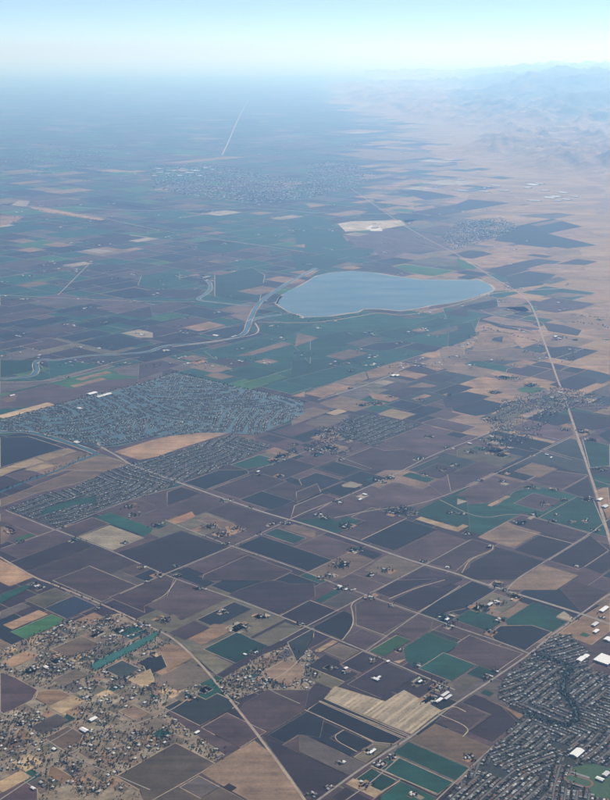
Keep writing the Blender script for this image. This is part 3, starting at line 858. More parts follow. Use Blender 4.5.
def ribbon(p, w, wob=0.0):
    L = []; R = []
    for i in range(len(p)):
        a = p[max(0, i - 1)]; b = p[min(len(p) - 1, i + 1)]
        dx, dy = b[0] - a[0], b[1] - a[1]; l = math.hypot(dx, dy) or 1
        k = w / 2 * (1 + wob * random.uniform(-1, 1)); k2 = w / 2 * (1 + wob * random.uniform(-1, 1))
        L.append((p[i][0] - dy / l * k, p[i][1] + dx / l * k)); R.append((p[i][0] + dy / l * k2, p[i][1] - dx / l * k2))
    return L, R
def ribbon_mesh(name, lines, mat, z):
    """lines: list of (points, width, wobble)"""
    ox, oy = lines[0][0][len(lines[0][0]) // 2]
    v = []; f = []
    for p, w, wob in lines:
        L, R = ribbon(p, w, wob); b = len(v)
        for l, r in zip(L, R): v += [(l[0] - ox, l[1] - oy, 0), (r[0] - ox, r[1] - oy, 0)]
        for i in range(len(p) - 1): f.append((b + 2 * i, b + 2 * i + 1, b + 2 * i + 3, b + 2 * i + 2))
    me = bpy.data.meshes.new(name); me.from_pydata(v, [], f); me.materials.append(mat); me.update()
    return me, (ox, oy, z)
def seg_dist(x, y, p):
    d = 1e12
    for a, b in zip(p[:-1], p[1:]):
        dx, dy = b[0] - a[0], b[1] - a[1]; L = dx * dx + dy * dy or 1
        t = max(0, min(1, ((x - a[0]) * dx + (y - a[1]) * dy) / L))
        d = min(d, math.hypot(x - a[0] - t * dx, y - a[1] - t * dy))
    return d

def rough_line(p, k, it=4, closed=False):
    rr = random.Random(5)
    p = list(p) + ([p[0]] if closed else [])
    for _ in range(it):
        q = [p[0]]
        for a, b in zip(p[:-1], p[1:]):
            d = rr.uniform(-k, k); q += [((a[0] + b[0]) / 2 - (b[1] - a[1]) * d, (a[1] + b[1]) / 2 + (b[0] - a[0]) * d), b]
        p = q
    return p[:-1] if closed else p
# ------------------------------------------------------------------ materials
def new_mat(name):
    m = bpy.data.materials.new(name); m.use_nodes = True
    nt = m.node_tree; b = nt.nodes['Principled BSDF']; b.inputs['Roughness'].default_value = 0.9
    b.inputs['Specular IOR Level'].default_value = 0.15
    return m, nt, b
def math_node(nt, op, a, b=None):
    n = nt.nodes.new('ShaderNodeMath'); n.operation = op
    for i, q in enumerate((a, b)):
        if q is None: continue
        if isinstance(q, (int, float)): n.inputs[i].default_value = q
        else: nt.links.new(q, n.inputs[i])
    return n.outputs[0]
def coords(nt, rot, scale, offset=None):
    g = nt.nodes.new('ShaderNodeNewGeometry')
    mp = nt.nodes.new('ShaderNodeMapping'); mp.inputs['Rotation'].default_value = (0, 0, rot); mp.inputs['Scale'].default_value = scale
    nt.links.new(g.outputs['Position'], mp.inputs['Vector'])
    if offset is not None: nt.links.new(offset, mp.inputs['Location'])
    return mp.outputs[0]
def noise(nt, vec, detail=3, rough=0.6):
    n = nt.nodes.new('ShaderNodeTexNoise'); n.inputs['Scale'].default_value = 1.0
    n.inputs['Detail'].default_value = detail; n.inputs['Roughness'].default_value = rough
    nt.links.new(vec, n.inputs['Vector']); return n.outputs['Fac']
def ramp(nt, fac, lo, hi, a, b):
    n = nt.nodes.new('ShaderNodeMapRange'); nt.links.new(fac, n.inputs[0])
    n.inputs[1].default_value = lo; n.inputs[2].default_value = hi; n.inputs[3].default_value = a; n.inputs[4].default_value = b
    return n.outputs[0]
def mix_col(nt, fac, a, b):
    n = nt.nodes.new('ShaderNodeMix'); n.data_type = 'RGBA'
    if isinstance(fac, (int, float)): n.inputs[0].default_value = fac
    else: nt.links.new(fac, n.inputs[0])
    for i, q in ((6, a), (7, b)):
        if isinstance(q, tuple): n.inputs[i].default_value = (*q, 1)
        else: nt.links.new(q, n.inputs[i])
    return n.outputs[2]
def scale_col(nt, col, fac):
    n = nt.nodes.new('ShaderNodeVectorMath'); n.operation = 'SCALE'
    if isinstance(col, tuple):
        n.inputs[0].default_value = col
    else: nt.links.new(col, n.inputs[0])
    nt.links.new(fac, n.inputs['Scale']); return n.outputs[0]
def field_mat(name, col, second=None, rows=0.36, mott=0.34):
    """ploughed or planted ground: furrows along the field grid, soft mottling, each field a little different"""
    m, nt, b = new_mat(name)
    oi = nt.nodes.new('ShaderNodeObjectInfo'); rnd = oi.outputs['Random']
    cv = nt.nodes.new('ShaderNodeCombineXYZ'); off = math_node(nt, 'MULTIPLY', rnd, 731.0); nt.links.new(off, cv.inputs[0]); nt.links.new(off, cv.inputs[1]); nt.links.new(off, cv.inputs[2])
    r1 = noise(nt, coords(nt, -GRID, (1 / 1100, 1 / 55, 1), cv.outputs[0]), 5, 0.68)
    r2 = noise(nt, coords(nt, -GRID + math.pi / 2, (1 / 1100, 1 / 55, 1), cv.outputs[0]), 5, 0.68)
    sw = math_node(nt, 'GREATER_THAN', math_node(nt, 'FRACT', math_node(nt, 'MULTIPLY', rnd, 17.0)), 0.45)
    mx = nt.nodes.new('ShaderNodeMix'); nt.links.new(sw, mx.inputs[0]); nt.links.new(r1, mx.inputs[2]); nt.links.new(r2, mx.inputs[3])
    rowf = ramp(nt, mx.outputs[0], 0.3, 0.7, 1 - rows, 1 + rows)
    big = noise(nt, coords(nt, 0.3, (1 / 260, 1 / 260, 1), cv.outputs[0]), 5, 0.62)
    bigf = ramp(nt, big, 0.3, 0.72, 1 - mott, 1 + mott)
    fine = ramp(nt, noise(nt, coords(nt, 0.9, (1 / 14, 1 / 14, 1)), 3, 0.7), 0.25, 0.75, 0.74, 1.26)
    val = ramp(nt, math_node(nt, 'FRACT', math_node(nt, 'MULTIPLY', rnd, 5.3)), 0, 1, 0.66, 1.42)
    f = math_node(nt, 'MULTIPLY', math_node(nt, 'MULTIPLY', rowf, bigf), math_node(nt, 'MULTIPLY', fine, val))
    base = col
    if second:
        k = ramp(nt, noise(nt, coords(nt, 1.2, (1 / 150, 1 / 150, 1), cv.outputs[0]), 6, 0.7), 0.42, 0.66, 0, 1)
        base = mix_col(nt, k, col, second)
    nt.links.new(scale_col(nt, base, f), b.inputs['Base Color'])
    return m
MAT = {
 'p': field_mat('ploughed_soil', (0.0496, 0.0306, 0.0310), (0.0404, 0.0245, 0.0262)),
 'd': field_mat('dark_ploughed_soil', (0.0206, 0.0132, 0.0162), (0.0167, 0.0108, 0.0141)),
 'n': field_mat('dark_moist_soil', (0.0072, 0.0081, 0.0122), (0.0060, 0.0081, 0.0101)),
 's': field_mat('slate_crop', (0.0186, 0.0219, 0.0217), (0.0149, 0.0190, 0.0179)),
 'N': field_mat('deep_blue_crop', (0.0111, 0.0161, 0.0284), None, .08, .1),
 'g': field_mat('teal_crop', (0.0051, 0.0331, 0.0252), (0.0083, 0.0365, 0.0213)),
 'G': field_mat('green_crop', (0.0192, 0.0673, 0.0244), (0.0289, 0.0732, 0.0225)),
 'C': field_mat('bright_teal_netting', (0.0147, 0.0678, 0.0553), None, .1, .12),
 'b': field_mat('brown_stubble', (0.1247, 0.0833, 0.0546), (0.1012, 0.0666, 0.0437)),
 'B': field_mat('weathered_brown_soil', (0.0890, 0.0659, 0.0476), (0.0724, 0.0539, 0.0373)),
 't': field_mat('dry_tan_grass', (0.1978, 0.1223, 0.0701), (0.1503, 0.0889, 0.0488)),
 'y': field_mat('golden_stubble', (0.2666, 0.1921, 0.1097), (0.2196, 0.1490, 0.0824)),
 'o': field_mat('orange_earth', (0.2823, 0.1490, 0.0784), (0.2352, 0.1177, 0.0627)),
 'l': field_mat('pale_bare_ground', (0.2371, 0.1976, 0.1449), (0.1845, 0.1482, 0.1087)),
 'L': field_mat('pale_khaki_stubble', (0.1568, 0.1294, 0.0902), (0.1255, 0.1019, 0.0706)),
 'k': field_mat('weedy_olive_ground', (0.0632, 0.0566, 0.0366), (0.0932, 0.0733, 0.0467)),
 'w': field_mat('grey_brown_fallow', (0.0643, 0.0506, 0.0447), (0.0519, 0.0405, 0.0358)),
}
def plain_mat(name, col, var=0.2, size=30.0, rough=0.9, spec=0.15, second=None):
    m, nt, b = new_mat(name); b.inputs['Roughness'].default_value = rough; b.inputs['Specular IOR Level'].default_value = spec
    f = ramp(nt, noise(nt, coords(nt, 0.5, (1 / size,) * 3), 4, 0.65), 0.28, 0.72, 1 - var, 1 + var)
    base = col
    if second: base = mix_col(nt, ramp(nt, noise(nt, coords(nt, 0.2, (1 / size * 1.7,) * 3), 5, 0.7), .4, .62, 0, 1), col, second)
    nt.links.new(scale_col(nt, base, f), b.inputs['Base Color']); return m
M_ROAD = plain_mat('worn_asphalt', (0.1966, 0.1685, 0.1404), .25, 40)
M_TRACK = plain_mat('dusty_track', (0.2808, 0.2200, 0.1544), .3, 30)
M_DITCH = plain_mat('weedy_ditch', (0.0515, 0.0515, 0.0374), .4, 40, second=(0.1123, 0.0889, 0.0608))
M_RAIL = plain_mat('ballast_and_verge', (0.2434, 0.1872, 0.1404), .3, 60)
M_GROUND = plain_mat('dusty_margin', (0.1498, 0.1123, 0.0824), .35, 120, second=(0.1030, 0.0889, 0.0608))
M_RURAL = plain_mat('dry_house_lot', (0.2059, 0.1544, 0.1076), .35, 60, second=(0.1217, 0.0983, 0.0655))
M_TOWN = plain_mat('street_and_yard', (0.0288, 0.0288, 0.0274), .35, 22, second=(0.0158, 0.0202, 0.0158))
M_LAWN = plain_mat('lawn', (0.0374, 0.0702, 0.0374), .25, 25)
M_CONC = plain_mat('pale_concrete', (.45, .42, .37), .15, 20)
M_TRACKRED = plain_mat('red_running_surface', (.15, .085, .07), .1, 20)
M_WALL = plain_mat('stucco_wall', (.42, .37, .31), .12, 6)
ROOFS = [plain_mat('roof_light_grey', (.34, .33, .31), .15, 5), plain_mat('roof_beige', (0.1512, 0.1296, 0.1080), .15, 5), plain_mat('roof_brown', (.14, .105, .085), .2, 5),
         plain_mat('roof_slate', (.11, .11, .115), .2, 5), plain_mat('roof_terracotta', (.24, .14, .10), .2, 5), plain_mat('roof_pale', (.50, .48, .45), .1, 5)]
M_WHITE = plain_mat('white_metal_roof', (.56, .55, .53), .08, 12, 0.6)
M_GREYM = plain_mat('grey_metal_roof', (.40, .40, .40), .12, 12, 0.6)
M_BARK = plain_mat('bark', (.07, .055, .04), .2, 2)
def leaf_mat(name, a, b2):
    m, nt, b = new_mat(name); b.inputs['Roughness'].default_value = .75
    k = noise(nt, coords(nt, 0, (1 / 5.0,) * 3), 3, .7)
    w = noise(nt, coords(nt, 0, (1 / 60.0,) * 3), 2, .5)
    nt.links.new(scale_col(nt, mix_col(nt, ramp(nt, k, .35, .65, 0, 1), a, b2), ramp(nt, w, .3, .7, .7, 1.35)), b.inputs['Base Color']); return m
M_LEAF = [leaf_mat('dark_foliage', (0.0130, 0.0216, 0.0122), (0.0245, 0.0346, 0.0187)), leaf_mat('olive_foliage', (0.0245, 0.0302, 0.0158), (0.0396, 0.0446, 0.0230))]
def water_mat(name, col, rough, murk):
    m, nt, b = new_mat(name); b.inputs['Roughness'].default_value = rough; b.inputs['IOR'].default_value = 1.33; b.inputs['Specular IOR Level'].default_value = .5
    w = noise(nt, coords(nt, .4, (1 / 900, 1 / 250, 1)), 4, .6)
    nt.links.new(mix_col(nt, ramp(nt, w, .35, .65, 0, 1), col, murk), b.inputs['Base Color'])
    bp = nt.nodes.new('ShaderNodeBump'); bp.inputs['Strength'].default_value = .25; bp.inputs['Distance'].default_value = .4
    nt.links.new(noise(nt, coords(nt, .7, (1 / 6, 1 / 3, 1)), 3, .6), bp.inputs['Height']); nt.links.new(bp.outputs[0], b.inputs['Normal']); return m
M_LAKE = water_mat('lake_water', (.030, .066, .080), .28, (.085, .118, .110))
M_LAGOON = water_mat('lagoon_water', (.034, .066, .068), .4, (.045, .074, .070))
M_RIVER = water_mat('slough_water', (.020, .060, .068), .25, (.026, .062, .062))
def hill_mat():
    m, nt, b = new_mat('dry_hill_grass')
    g = nt.nodes.new('ShaderNodeNewGeometry'); sp = nt.nodes.new('ShaderNodeSeparateXYZ'); nt.links.new(g.outputs['Position'], sp.inputs[0])
    n1 = noise(nt, coords(nt, 0, (1 / 1500, 1 / 1500, 1 / 1500)), 7, .66)
    n2 = noise(nt, coords(nt, .8, (1 / 500, 1 / 500, 1 / 500)), 6, .7)
    alt = ramp(nt, sp.outputs['Z'], 280, 850, 0, .30)
    k = ramp(nt, math_node(nt, 'ADD', n1, alt), .57, .76, 0, .85)
    base = mix_col(nt, ramp(nt, n2, .35, .65, 0, 1), (.27, .166, .076), (.165, .099, .048))
    bp = nt.nodes.new('ShaderNodeBump'); bp.inputs['Strength'].default_value = 1.0; bp.inputs['Distance'].default_value = 120
    nt.links.new(noise(nt, coords(nt, .4, (1 / 900,) * 3), 6, .62), bp.inputs['Height']); nt.links.new(bp.outputs[0], b.inputs['Normal'])
    nt.links.new(mix_col(nt, k, base, (0.0396, 0.0418, 0.0302)), b.inputs['Base Color']); return m
M_HILL = hill_mat()
def grassland_mat():
    m, nt, b = new_mat('rolling_dry_grassland')
    n1 = noise(nt, coords(nt, .5, (1 / 1500, 1 / 700, 1)), 6, .6)
    n2 = noise(nt, coords(nt, -.3, (1 / 320, 1 / 160, 1)), 6, .72)
    base = mix_col(nt, ramp(nt, n1, .38, .62, 0, 1), (.26, .162, .077), (.15, .092, .046))
    bp = nt.nodes.new('ShaderNodeBump'); bp.inputs['Strength'].default_value = 1.0; bp.inputs['Distance'].default_value = 90
    nt.links.new(noise(nt, coords(nt, .4, (1 / 700,) * 3), 6, .62), bp.inputs['Height']); nt.links.new(bp.outputs[0], b.inputs['Normal'])
    nt.links.new(mix_col(nt, ramp(nt, n2, .60, .70, 0, .75), base, (0.0504, 0.0432, 0.0360)), b.inputs['Base Color']); return m
M_GRASSLAND = grassland_mat()

# ------------------------------------------------------------------ ground
G = 600000.0
me = bpy.data.meshes.new('ground'); me.from_pydata([(-G, -20000, 0), (G, -20000, 0), (G, 1200000, 0), (-G, 1200000, 0)], [], [(0, 1, 2, 3)]); me.materials.append(M_GROUND)
tag(link('ground', me), 'dusty brown valley floor reaching the hazy horizon', 'ground', kind='structure')

# far patchwork of fields that can no longer be told apart: split along the field grid
def patchwork():
    ca, sa = math.cos(GRID), math.sin(GRID)
    codes = ['n', 'g', 's', 'd', 'p', 'b', 't', 'w', 'G', 'k', 'l']
    polys = []
    def size_at(y): return 340 + max(0, y - 14000) * 0.009
    def rec(u0, v0, u1, v1):
        cu, cv = (u0 + u1) / 2, (v0 + v1) / 2
        x, y = cu * ca - cv * sa, cu * sa + cv * ca
        rad = math.hypot(u1 - u0, v1 - v0) / 2
        if y + rad < 4800 or y - rad > 175000 or abs(x) - rad > 0.40 * max(y, 0) + 5000: return
        s = size_at(y) * random.uniform(.7, 2.0)
        du, dv = u1 - u0, v1 - v0
        if max(du, dv) > s * 1.4 and max(du, dv) > 300:
            if du > dv:
                m = u0 + du * random.choice((.5, .5, .35, .65)); rec(u0, v0, m, v1); rec(m, v0, u1, v1)
            else:
                m = v0 + dv * random.choice((.5, .5, .35, .65)); rec(u0, v0, u1, m); rec(u0, m, u1, v1)
            return
        dry = 0.5 + 0.5 * math.sin(x / 5200 + 1.3) * math.cos(y / 9100)
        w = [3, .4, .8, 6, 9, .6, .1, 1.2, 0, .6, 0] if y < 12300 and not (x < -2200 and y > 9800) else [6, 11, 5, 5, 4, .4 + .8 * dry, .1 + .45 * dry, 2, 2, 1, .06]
        if x > 1500 and y > 11000:
            dg = seg_dist(x, y, GRASSLAND + GRASSLAND[:1]); ig = inside(x, y, GRASSLAND)
            if ig and random.random() < min(1, .45 + dg / 2600): return
            if inside(x, y, HILLPOLY) : return
            if dg < 2600: w = [4, 4, 3, 3, 3, 6, 7, 3, 1, 2, .2]
        k = random.choices(range(len(codes)), w)[0]
        g = 3.5 + max(0, y - 11000) * .0007
        q = [(u0 + g, v0 + g), (u1 - g, v0 + g), (u1 - g, v1 - g), (u0 + g, v1 - g)]
        polys.append(([(a * ca - b * sa, a * sa + b * ca) for a, b in q], k))
    N = 262144
    rec(-N, -N, N, N)
    me, loc = poly_mesh('distant_farmland', polys, .30, [MAT[c] for c in codes])
    return tag(link('distant_farmland', me, loc=loc), 'hazy blue-green patchwork of small fields stretching across the far valley', 'farmland', kind='stuff'), len(polys)


def sheet(name, pts, mat, z, label=None, cat=None, kind=None, group=None):
    me, loc = poly_mesh(name, [(pts, 0)], z, [mat]); return tag(link(name, me, loc=loc), label, cat, group, kind)
HILL_EDGE = rough_line(HILL_EDGE, .2, 4)
HILLPOLY = [tuple(q) for q in HILL_EDGE] + [(HILL_EDGE[-1][0], 400000), (400000, 400000), (400000, HILL_EDGE[0][1])]
print('patchwork', patchwork()[1])
sheet('dry_grassland', inset(GRASSLAND, -500), M_GRASSLAND, .20, 'rolling tan dry grassland at the foot of the hills', 'grassland', 'structure')
sheet('house_lot_ground', RURAL, M_RURAL, .34, 'dry tan ground of scattered rural house lots beside the curving rail line', 'ground', 'structure')
sheet('house_lot_ground', RURAL2, M_RURAL, .34, 'dry tan ground under the farmyards east of the curving rail line', 'ground', 'structure')

# ------------------------------------------------------------------ fields
LOOK = {'p': ('plum brown ploughed', 'ploughed'), 'd': ('dark plum ploughed', ''), 'n': ('blue-black bare soil', ''), 's': ('dark slate grey-green', ''), 'N': ('deep blue rounded', ''),
        'g': ('dark teal green crop', ''), 'G': ('green crop', ''), 'C': ('bright turquoise curved', ''), 'b': ('reddish brown stubble', ''), 'B': ('weathered brown', ''), 't': ('dry tan', ''),
        'y': ('golden stubble', ''), 'o': ('orange earth', ''), 'l': ('pale bare', ''), 'L': ('pale khaki', ''), 'k': ('olive weedy', ''), 'w': ('grey-brown fallow', '')}
MARKS = [('the wide blue lake', LAKE + LAKE[:1]), ('the winding river', RIVERS[0][1]), ('the lagoon housing estate', LAGOON + LAGOON[:1]), ('the creekside housing estate', SUB_CREEKSIDE + SUB_CREEKSIDE[:1]),
         ('the packed suburb', SUB_TOWN + SUB_TOWN[:1]), ('the long diagonal highway', ROADS[0][2]), ('the curving rail line', ROADS[1][2]), ('the suburb road', ROADS[2][2]),
         ('the straight railway to the hills', ROADS[3][2]), ('the village', VILLAGE + VILLAGE[:1]), ('the foot of the hills', HILL_EDGE), ('the rural house lots', RURAL + RURAL[:1]),
         ('the levee rail line', ROADS[27][2]), ('the narrow slough', RIVERS[2][1]), ('the middle farm road', ROADS[6][2]), ('the northern farm road', ROADS[4][2]), ('the striped field', STRIPED + STRIPED[:1])]
def field_label(code, pts):
    cx = sum(q[0] for q in pts) / len(pts); cy = sum(q[1] for q in pts) / len(pts)
    a = area(pts) / 1e4
    ds = sorted((min(seg_dist(x, y, m[1]) for x, y in list(pts) + [(cx, cy)]), m[0]) for m in MARKS)
    size = 'small' if a < 9 else 'broad' if a > 60 else 'narrow' if max(bbox(pts)[2] - bbox(pts)[0], 1) ** 2 > 6 * area(pts) else 'mid-sized'
    near = 'beside' if ds[0][0] < 150 else 'a little way from'
    if ds[1][0] < 400: s = f'{size} {LOOK[code][0]} field {near} {ds[0][1]}, towards {ds[1][1]}'
    else: s = f'{size} {LOOK[code][0]} field {near} {ds[0][1]}'
    return s
boxes = []; seen = {}
for code, pts in FIELDS:
    cy = sum(q[1] for q in pts) / len(pts)
    q = inset(pts, 2.2 if cy < 9000 else 3.5 if cy < 16000 else 6)
    bb = bbox(q); lay = 0
    for b2, l2 in boxes:
        if bb[0] < b2[2] and bb[2] > b2[0] and bb[1] < b2[3] and bb[3] > b2[1]: lay = max(lay, l2 + 1)
    lay = min(lay, 14); boxes.append((bb, lay))
    lab = field_label(code, pts); seen.setdefault(lab, [])
    o = sheet('field', q, MAT[code], .40 + lay * .03, lab, 'field', 'structure'); seen[lab].append(o)
    if cy < 20000:
        k = random.random()
        ring = inset(pts, 1.0); wd = random.uniform(3, 6) * (1 + max(0, cy - 8000) / 12000)
        me, l2 = ribbon_mesh('margin', [(ring + ring[:2], wd, .25)], M_TRACK if k < .45 else M_DITCH if k < .8 else M_GROUND, 0)
        link('margin', me, o, (l2[0] - o.location.x, l2[1] - o.location.y, .015))
for lab, os_ in seen.items():
    if len(os_) > 1:
        for o in os_: o['group'] = lab.replace(' field ', ' fields ')
codes = sorted(MAT)
me, loc = poly_mesh('field_patches', [(inset(p, 3), codes.index(c)) for c, p in SMALL_FIELDS], .92, [MAT[c] for c in codes])
tag(link('field_patches', me, loc=loc), 'scattered small brown, tan and green plots between the larger fields', 'plots', kind='stuff')

# the striped stubble field: every cut strip is a piece of it
sf = sheet('field', STRIPED, MAT['L'], .93, 'striped pale stubble field with long parallel cut rows beside the suburb road', 'field', 'structure')
def ray_poly(o, d, p):
    ts = []
    for i in range(len(p)):
        a, b = p[i], p[(i + 1) % len(p)]; ex, ey = b[0] - a[0], b[1] - a[1]
        den = d[0] * ey - d[1] * ex
        if abs(den) < 1e-9: continue
        t = ((a[0] - o[0]) * ey - (a[1] - o[1]) * ex) / den; u = ((a[0] - o[0]) * d[1] - (a[1] - o[1]) * d[0]) / den
        if 0 <= u <= 1: ts.append(t)
    return sorted(ts)
p0, p5, p4 = STRIPED[0], STRIPED[5], STRIPED[4]
d = (p4[0] - p5[0], p4[1] - p5[1]); L = math.hypot(*d); d = (d[0] / L, d[1] / L); nn = (-d[1], d[0])
M_STRIP = field_mat('cut_straw_row', (0.2592, 0.2016, 0.1332), None, .1, .15)
offs = sorted((q[0] - p5[0]) * nn[0] + (q[1] - p5[1]) * nn[1] for q in STRIPED)
t = offs[0] + 12
while t < offs[-1] - 10:
    o0 = (p5[0] + nn[0] * t, p5[1] + nn[1] * t); ts = ray_poly(o0, d, STRIPED)
    if len(ts) >= 2:
        a, b = ts[0] + 8, ts[-1] - 8; w = random.uniform(4.5, 9)
        if b - a > 30:
            q = [(o0[0] + d[0] * a - nn[0] * w, o0[1] + d[1] * a - nn[1] * w), (o0[0] + d[0] * b - nn[0] * w, o0[1] + d[1] * b - nn[1] * w),
                 (o0[0] + d[0] * b + nn[0] * w, o0[1] + d[1] * b + nn[1] * w), (o0[0] + d[0] * a + nn[0] * w, o0[1] + d[1] * a + nn[1] * w)]
            me, loc = poly_mesh('cut_row', [(q, 0)], .06, [M_STRIP])
            c = link('cut_row', me, sf, (loc[0] - sf.location.x, loc[1] - sf.location.y, .06))
    t += random.uniform(25, 32)

# small dry lots of the rural housing, too small to pick apart
def lots(poly, z, label, cs='tbBkwyLg', wt=(2.5, 3, 6, 4, 3, 1.2, 6, 1.2), size=70):
    ca, sa = math.cos(GRID), math.sin(GRID); bb = bbox(poly); polys = []
    cx, cy = (bb[0] + bb[2]) / 2, (bb[1] + bb[3]) / 2; R_ = max(bb[2] - bb[0], bb[3] - bb[1])
    def rec(u0, v0, u1, v1):
        du, dv = u1 - u0, v1 - v0
        if max(du, dv) > size * random.uniform(.8, 2.4):
            k = random.uniform(.35, .65)
            if du > dv: rec(u0, v0, u0 + du * k, v1); rec(u0 + du * k, v0, u1, v1)
            else: rec(u0, v0, u1, v0 + dv * k); rec(u0, v0 + dv * k, u1, v1)
            return
        if random.random() < .3: return
        g = random.uniform(1, 4); q = [(cx + a * ca - b * sa, cy + a * sa + b * ca) for a, b in ((u0 + g, v0 + g), (u1 - g, v0 + g), (u1 - g, v1 - g), (u0 + g, v1 - g))]
        if all(inside(x, y, poly) for x, y in q): polys.append((q, random.choices(range(len(cs)), wt)[0]))
    rec(-R_, -R_, R_, R_)
    me, loc = poly_mesh('house_lots', polys, z, [MAT[c] for c in cs]); tag(link('house_lots', me, loc=loc), label, 'lots', kind='stuff')
lots(RURAL, .37, 'small dry tan and brown house lots beside the curving rail line')
lots(RURAL2, .37, 'small dry farmyard lots east of the curving rail line')
lots(RURAL3, .37, 'small dry lots beside the village'); lots(RURAL4, .37, 'small dry lots beside the straight railway')
# ------------------------------------------------------------------ hills
def vnoise(x, y, seed):
    xi = np.floor(x).astype(np.int64); yi = np.floor(y).astype(np.int64); fx = x - xi; fy = y - yi
    def h(a, b):
        n = (a * 374761393 + b * 668265263 + seed * 1442695041) & 0xffffffff
        n = ((n ^ (n >> 13)) * 1274126177) & 0xffffffff
        return ((n ^ (n >> 16)) & 0xffff) / 65535.0
    fx = fx * fx * (3 - 2 * fx); fy = fy * fy * (3 - 2 * fy)
    return (h(xi, yi) * (1 - fx) + h(xi + 1, yi) * fx) * (1 - fy) + (h(xi, yi + 1) * (1 - fx) + h(xi + 1, yi + 1) * fx) * fy
def ridged(x, y, sc, seed, octs=6):
    a = 1.0; s = 0; tot = 0
    for i in range(octs):
        n = vnoise(x / sc + 17.3 * i, y / sc - 9.1 * i, seed + i); s = s + a * (1 - np.abs(2 * n - 1)); tot += a; a *= .5; sc *= .48
    return s / tot
NY, NX = 420, 300
ys = 22000 * np.exp(np.linspace(0, math.log(190000 / 22000), NY))[:, None]; tx = np.linspace(.02, .55, NX)[None, :]
X = ys * tx; Y = ys + 0 * tx
edge = np.array(HILL_EDGE[::4], float)
dist = np.full(X.shape, 1e12)
for a, b in zip(edge[:-1], edge[1:]):
    e = b - a; L2 = (e ** 2).sum(); tt = np.clip(((X - a[0]) * e[0] + (Y - a[1]) * e[1]) / L2, 0, 1)
    dist = np.minimum(dist, np.hypot(X - a[0] - tt * e[0], Y - a[1] - tt * e[1]))
hp = [tuple(q) for q in HILL_EDGE] + [(HILL_EDGE[-1][0], 400000), (400000, 400000), (400000, HILL_EDGE[0][1])]
ins = np.zeros(X.shape, bool); j = len(hp) - 1
for i in range(len(hp)):
    xi, yi = hp[i]; xj, yj = hp[j]
    cnd = ((yi > Y) != (yj > Y)) & (X < (xj - xi) * (Y - yi) / ((yj - yi) or 1e-9) + xi); ins ^= cnd; j = i
sm = lambda v: np.clip(v, 0, 1) ** 2 * (3 - 2 * np.clip(v, 0, 1))
hm = sm(dist / 2600.0) * ins
r1 = ridged(X, Y, 4200, 3); r0 = ridged(X, Y, 1700, 57, 4); r2 = ridged(X, Y, 15000, 31)
ratio = X / Y
mount = sm((Y - 52000) / 26000) * sm((ratio - .10) / .10)
Z = hm * (np.maximum(r1 - .40, 0) * (330 + 700 * sm(dist / 14000)) + 25 * sm(dist / 3000) + np.maximum(r0 - .45, 0) * 850 * sm(dist / 1800))
Z += hm * mount * (250 + 2000 * np.maximum(r2 - .42, 0) + 420 * np.maximum(r1 - .4, 0))
Z = np.where(ins, Z + .5, -3.0)
verts = np.stack([X, Y, Z], -1).reshape(-1, 3)
idx = np.arange(NY * NX).reshape(NY, NX)
fa = np.stack([idx[:-1, :-1], idx[:-1, 1:], idx[1:, 1:], idx[1:, :-1]], -1).reshape(-1, 4)
def np_mesh(name, verts, faces, mats, mi=None, smooth=False):
    me = bpy.data.meshes.new(name); n = faces.shape[1]
    me.vertices.add(len(verts)); me.vertices.foreach_set('co', verts.astype(np.float32).ravel())
    me.loops.add(faces.size); me.loops.foreach_set('vertex_index', faces.astype(np.int32).ravel())
    me.polygons.add(len(faces)); me.polygons.foreach_set('loop_start', np.arange(0, faces.size, n, dtype=np.int32))
    for m in mats: me.materials.append(m)
    if mi is not None: me.polygons.foreach_set('material_index', mi.astype(np.int32))
    me.polygons.foreach_set('use_smooth', np.full(len(faces), smooth))
    me.update(calc_edges=True); return me
keep = (Z.reshape(-1)[fa] > -2.5).any(1)
hills = link('hills', np_mesh('hills', verts, fa[keep], [M_HILL], smooth=True))
tag(hills, 'dry tan hills rising to blue hazy mountains at the valley edge', 'hills', kind='structure')

# ------------------------------------------------------------------ water
tag(sheet('lake', rough_line(LAKE, .05, 3, True), M_LAKE, 1.0), 'wide pale blue lake ringed by a levee', 'lake', kind='structure')
me, loc = ribbon_mesh('lake_shore', [(LAKE + LAKE[:2], 60, .4)], M_TRACK, .985)
tag(link('lake_shore', me, loc=loc), 'pale dusty shore rim around the wide blue lake', 'shore', kind='structure')
RIVER_LABEL = ['winding blue-green river meandering past the lake', 'short channel joining the river to the lake', 'narrow looping slough north of the river',
               'canal curving around the lagoon housing estate', 'straight tree-lined canal beside golden stubble fields', 'straight narrow slough between dark delta fields', 'far hazy slough across the valley']
for i, (w, p) in enumerate(RIVERS):
    q = smooth_line(p, 2); me, loc = ribbon_mesh('river', [(q, w * .72, .28)], M_RIVER, 1.04 + i * .01)
    tag(link('river', me, loc=loc), RIVER_LABEL[i], 'river', kind='structure')
    if w >= 40 and i != 4:
        L, R = ribbon(q, w * .72 + 26, .12)
        for side in (L, R):
            me, loc = ribbon_mesh('levee', [(side, 10, .6)], M_TRACK, 1.14 + i * .01)
            tag(link('levee', me, loc=loc), 'pale dusty levee bank along the ' + RIVER_LABEL[i].split(' ', 1)[1] if False else 'pale dusty bank of the ' + RIVER_LABEL[i], 'levee', 'river banks', 'structure')
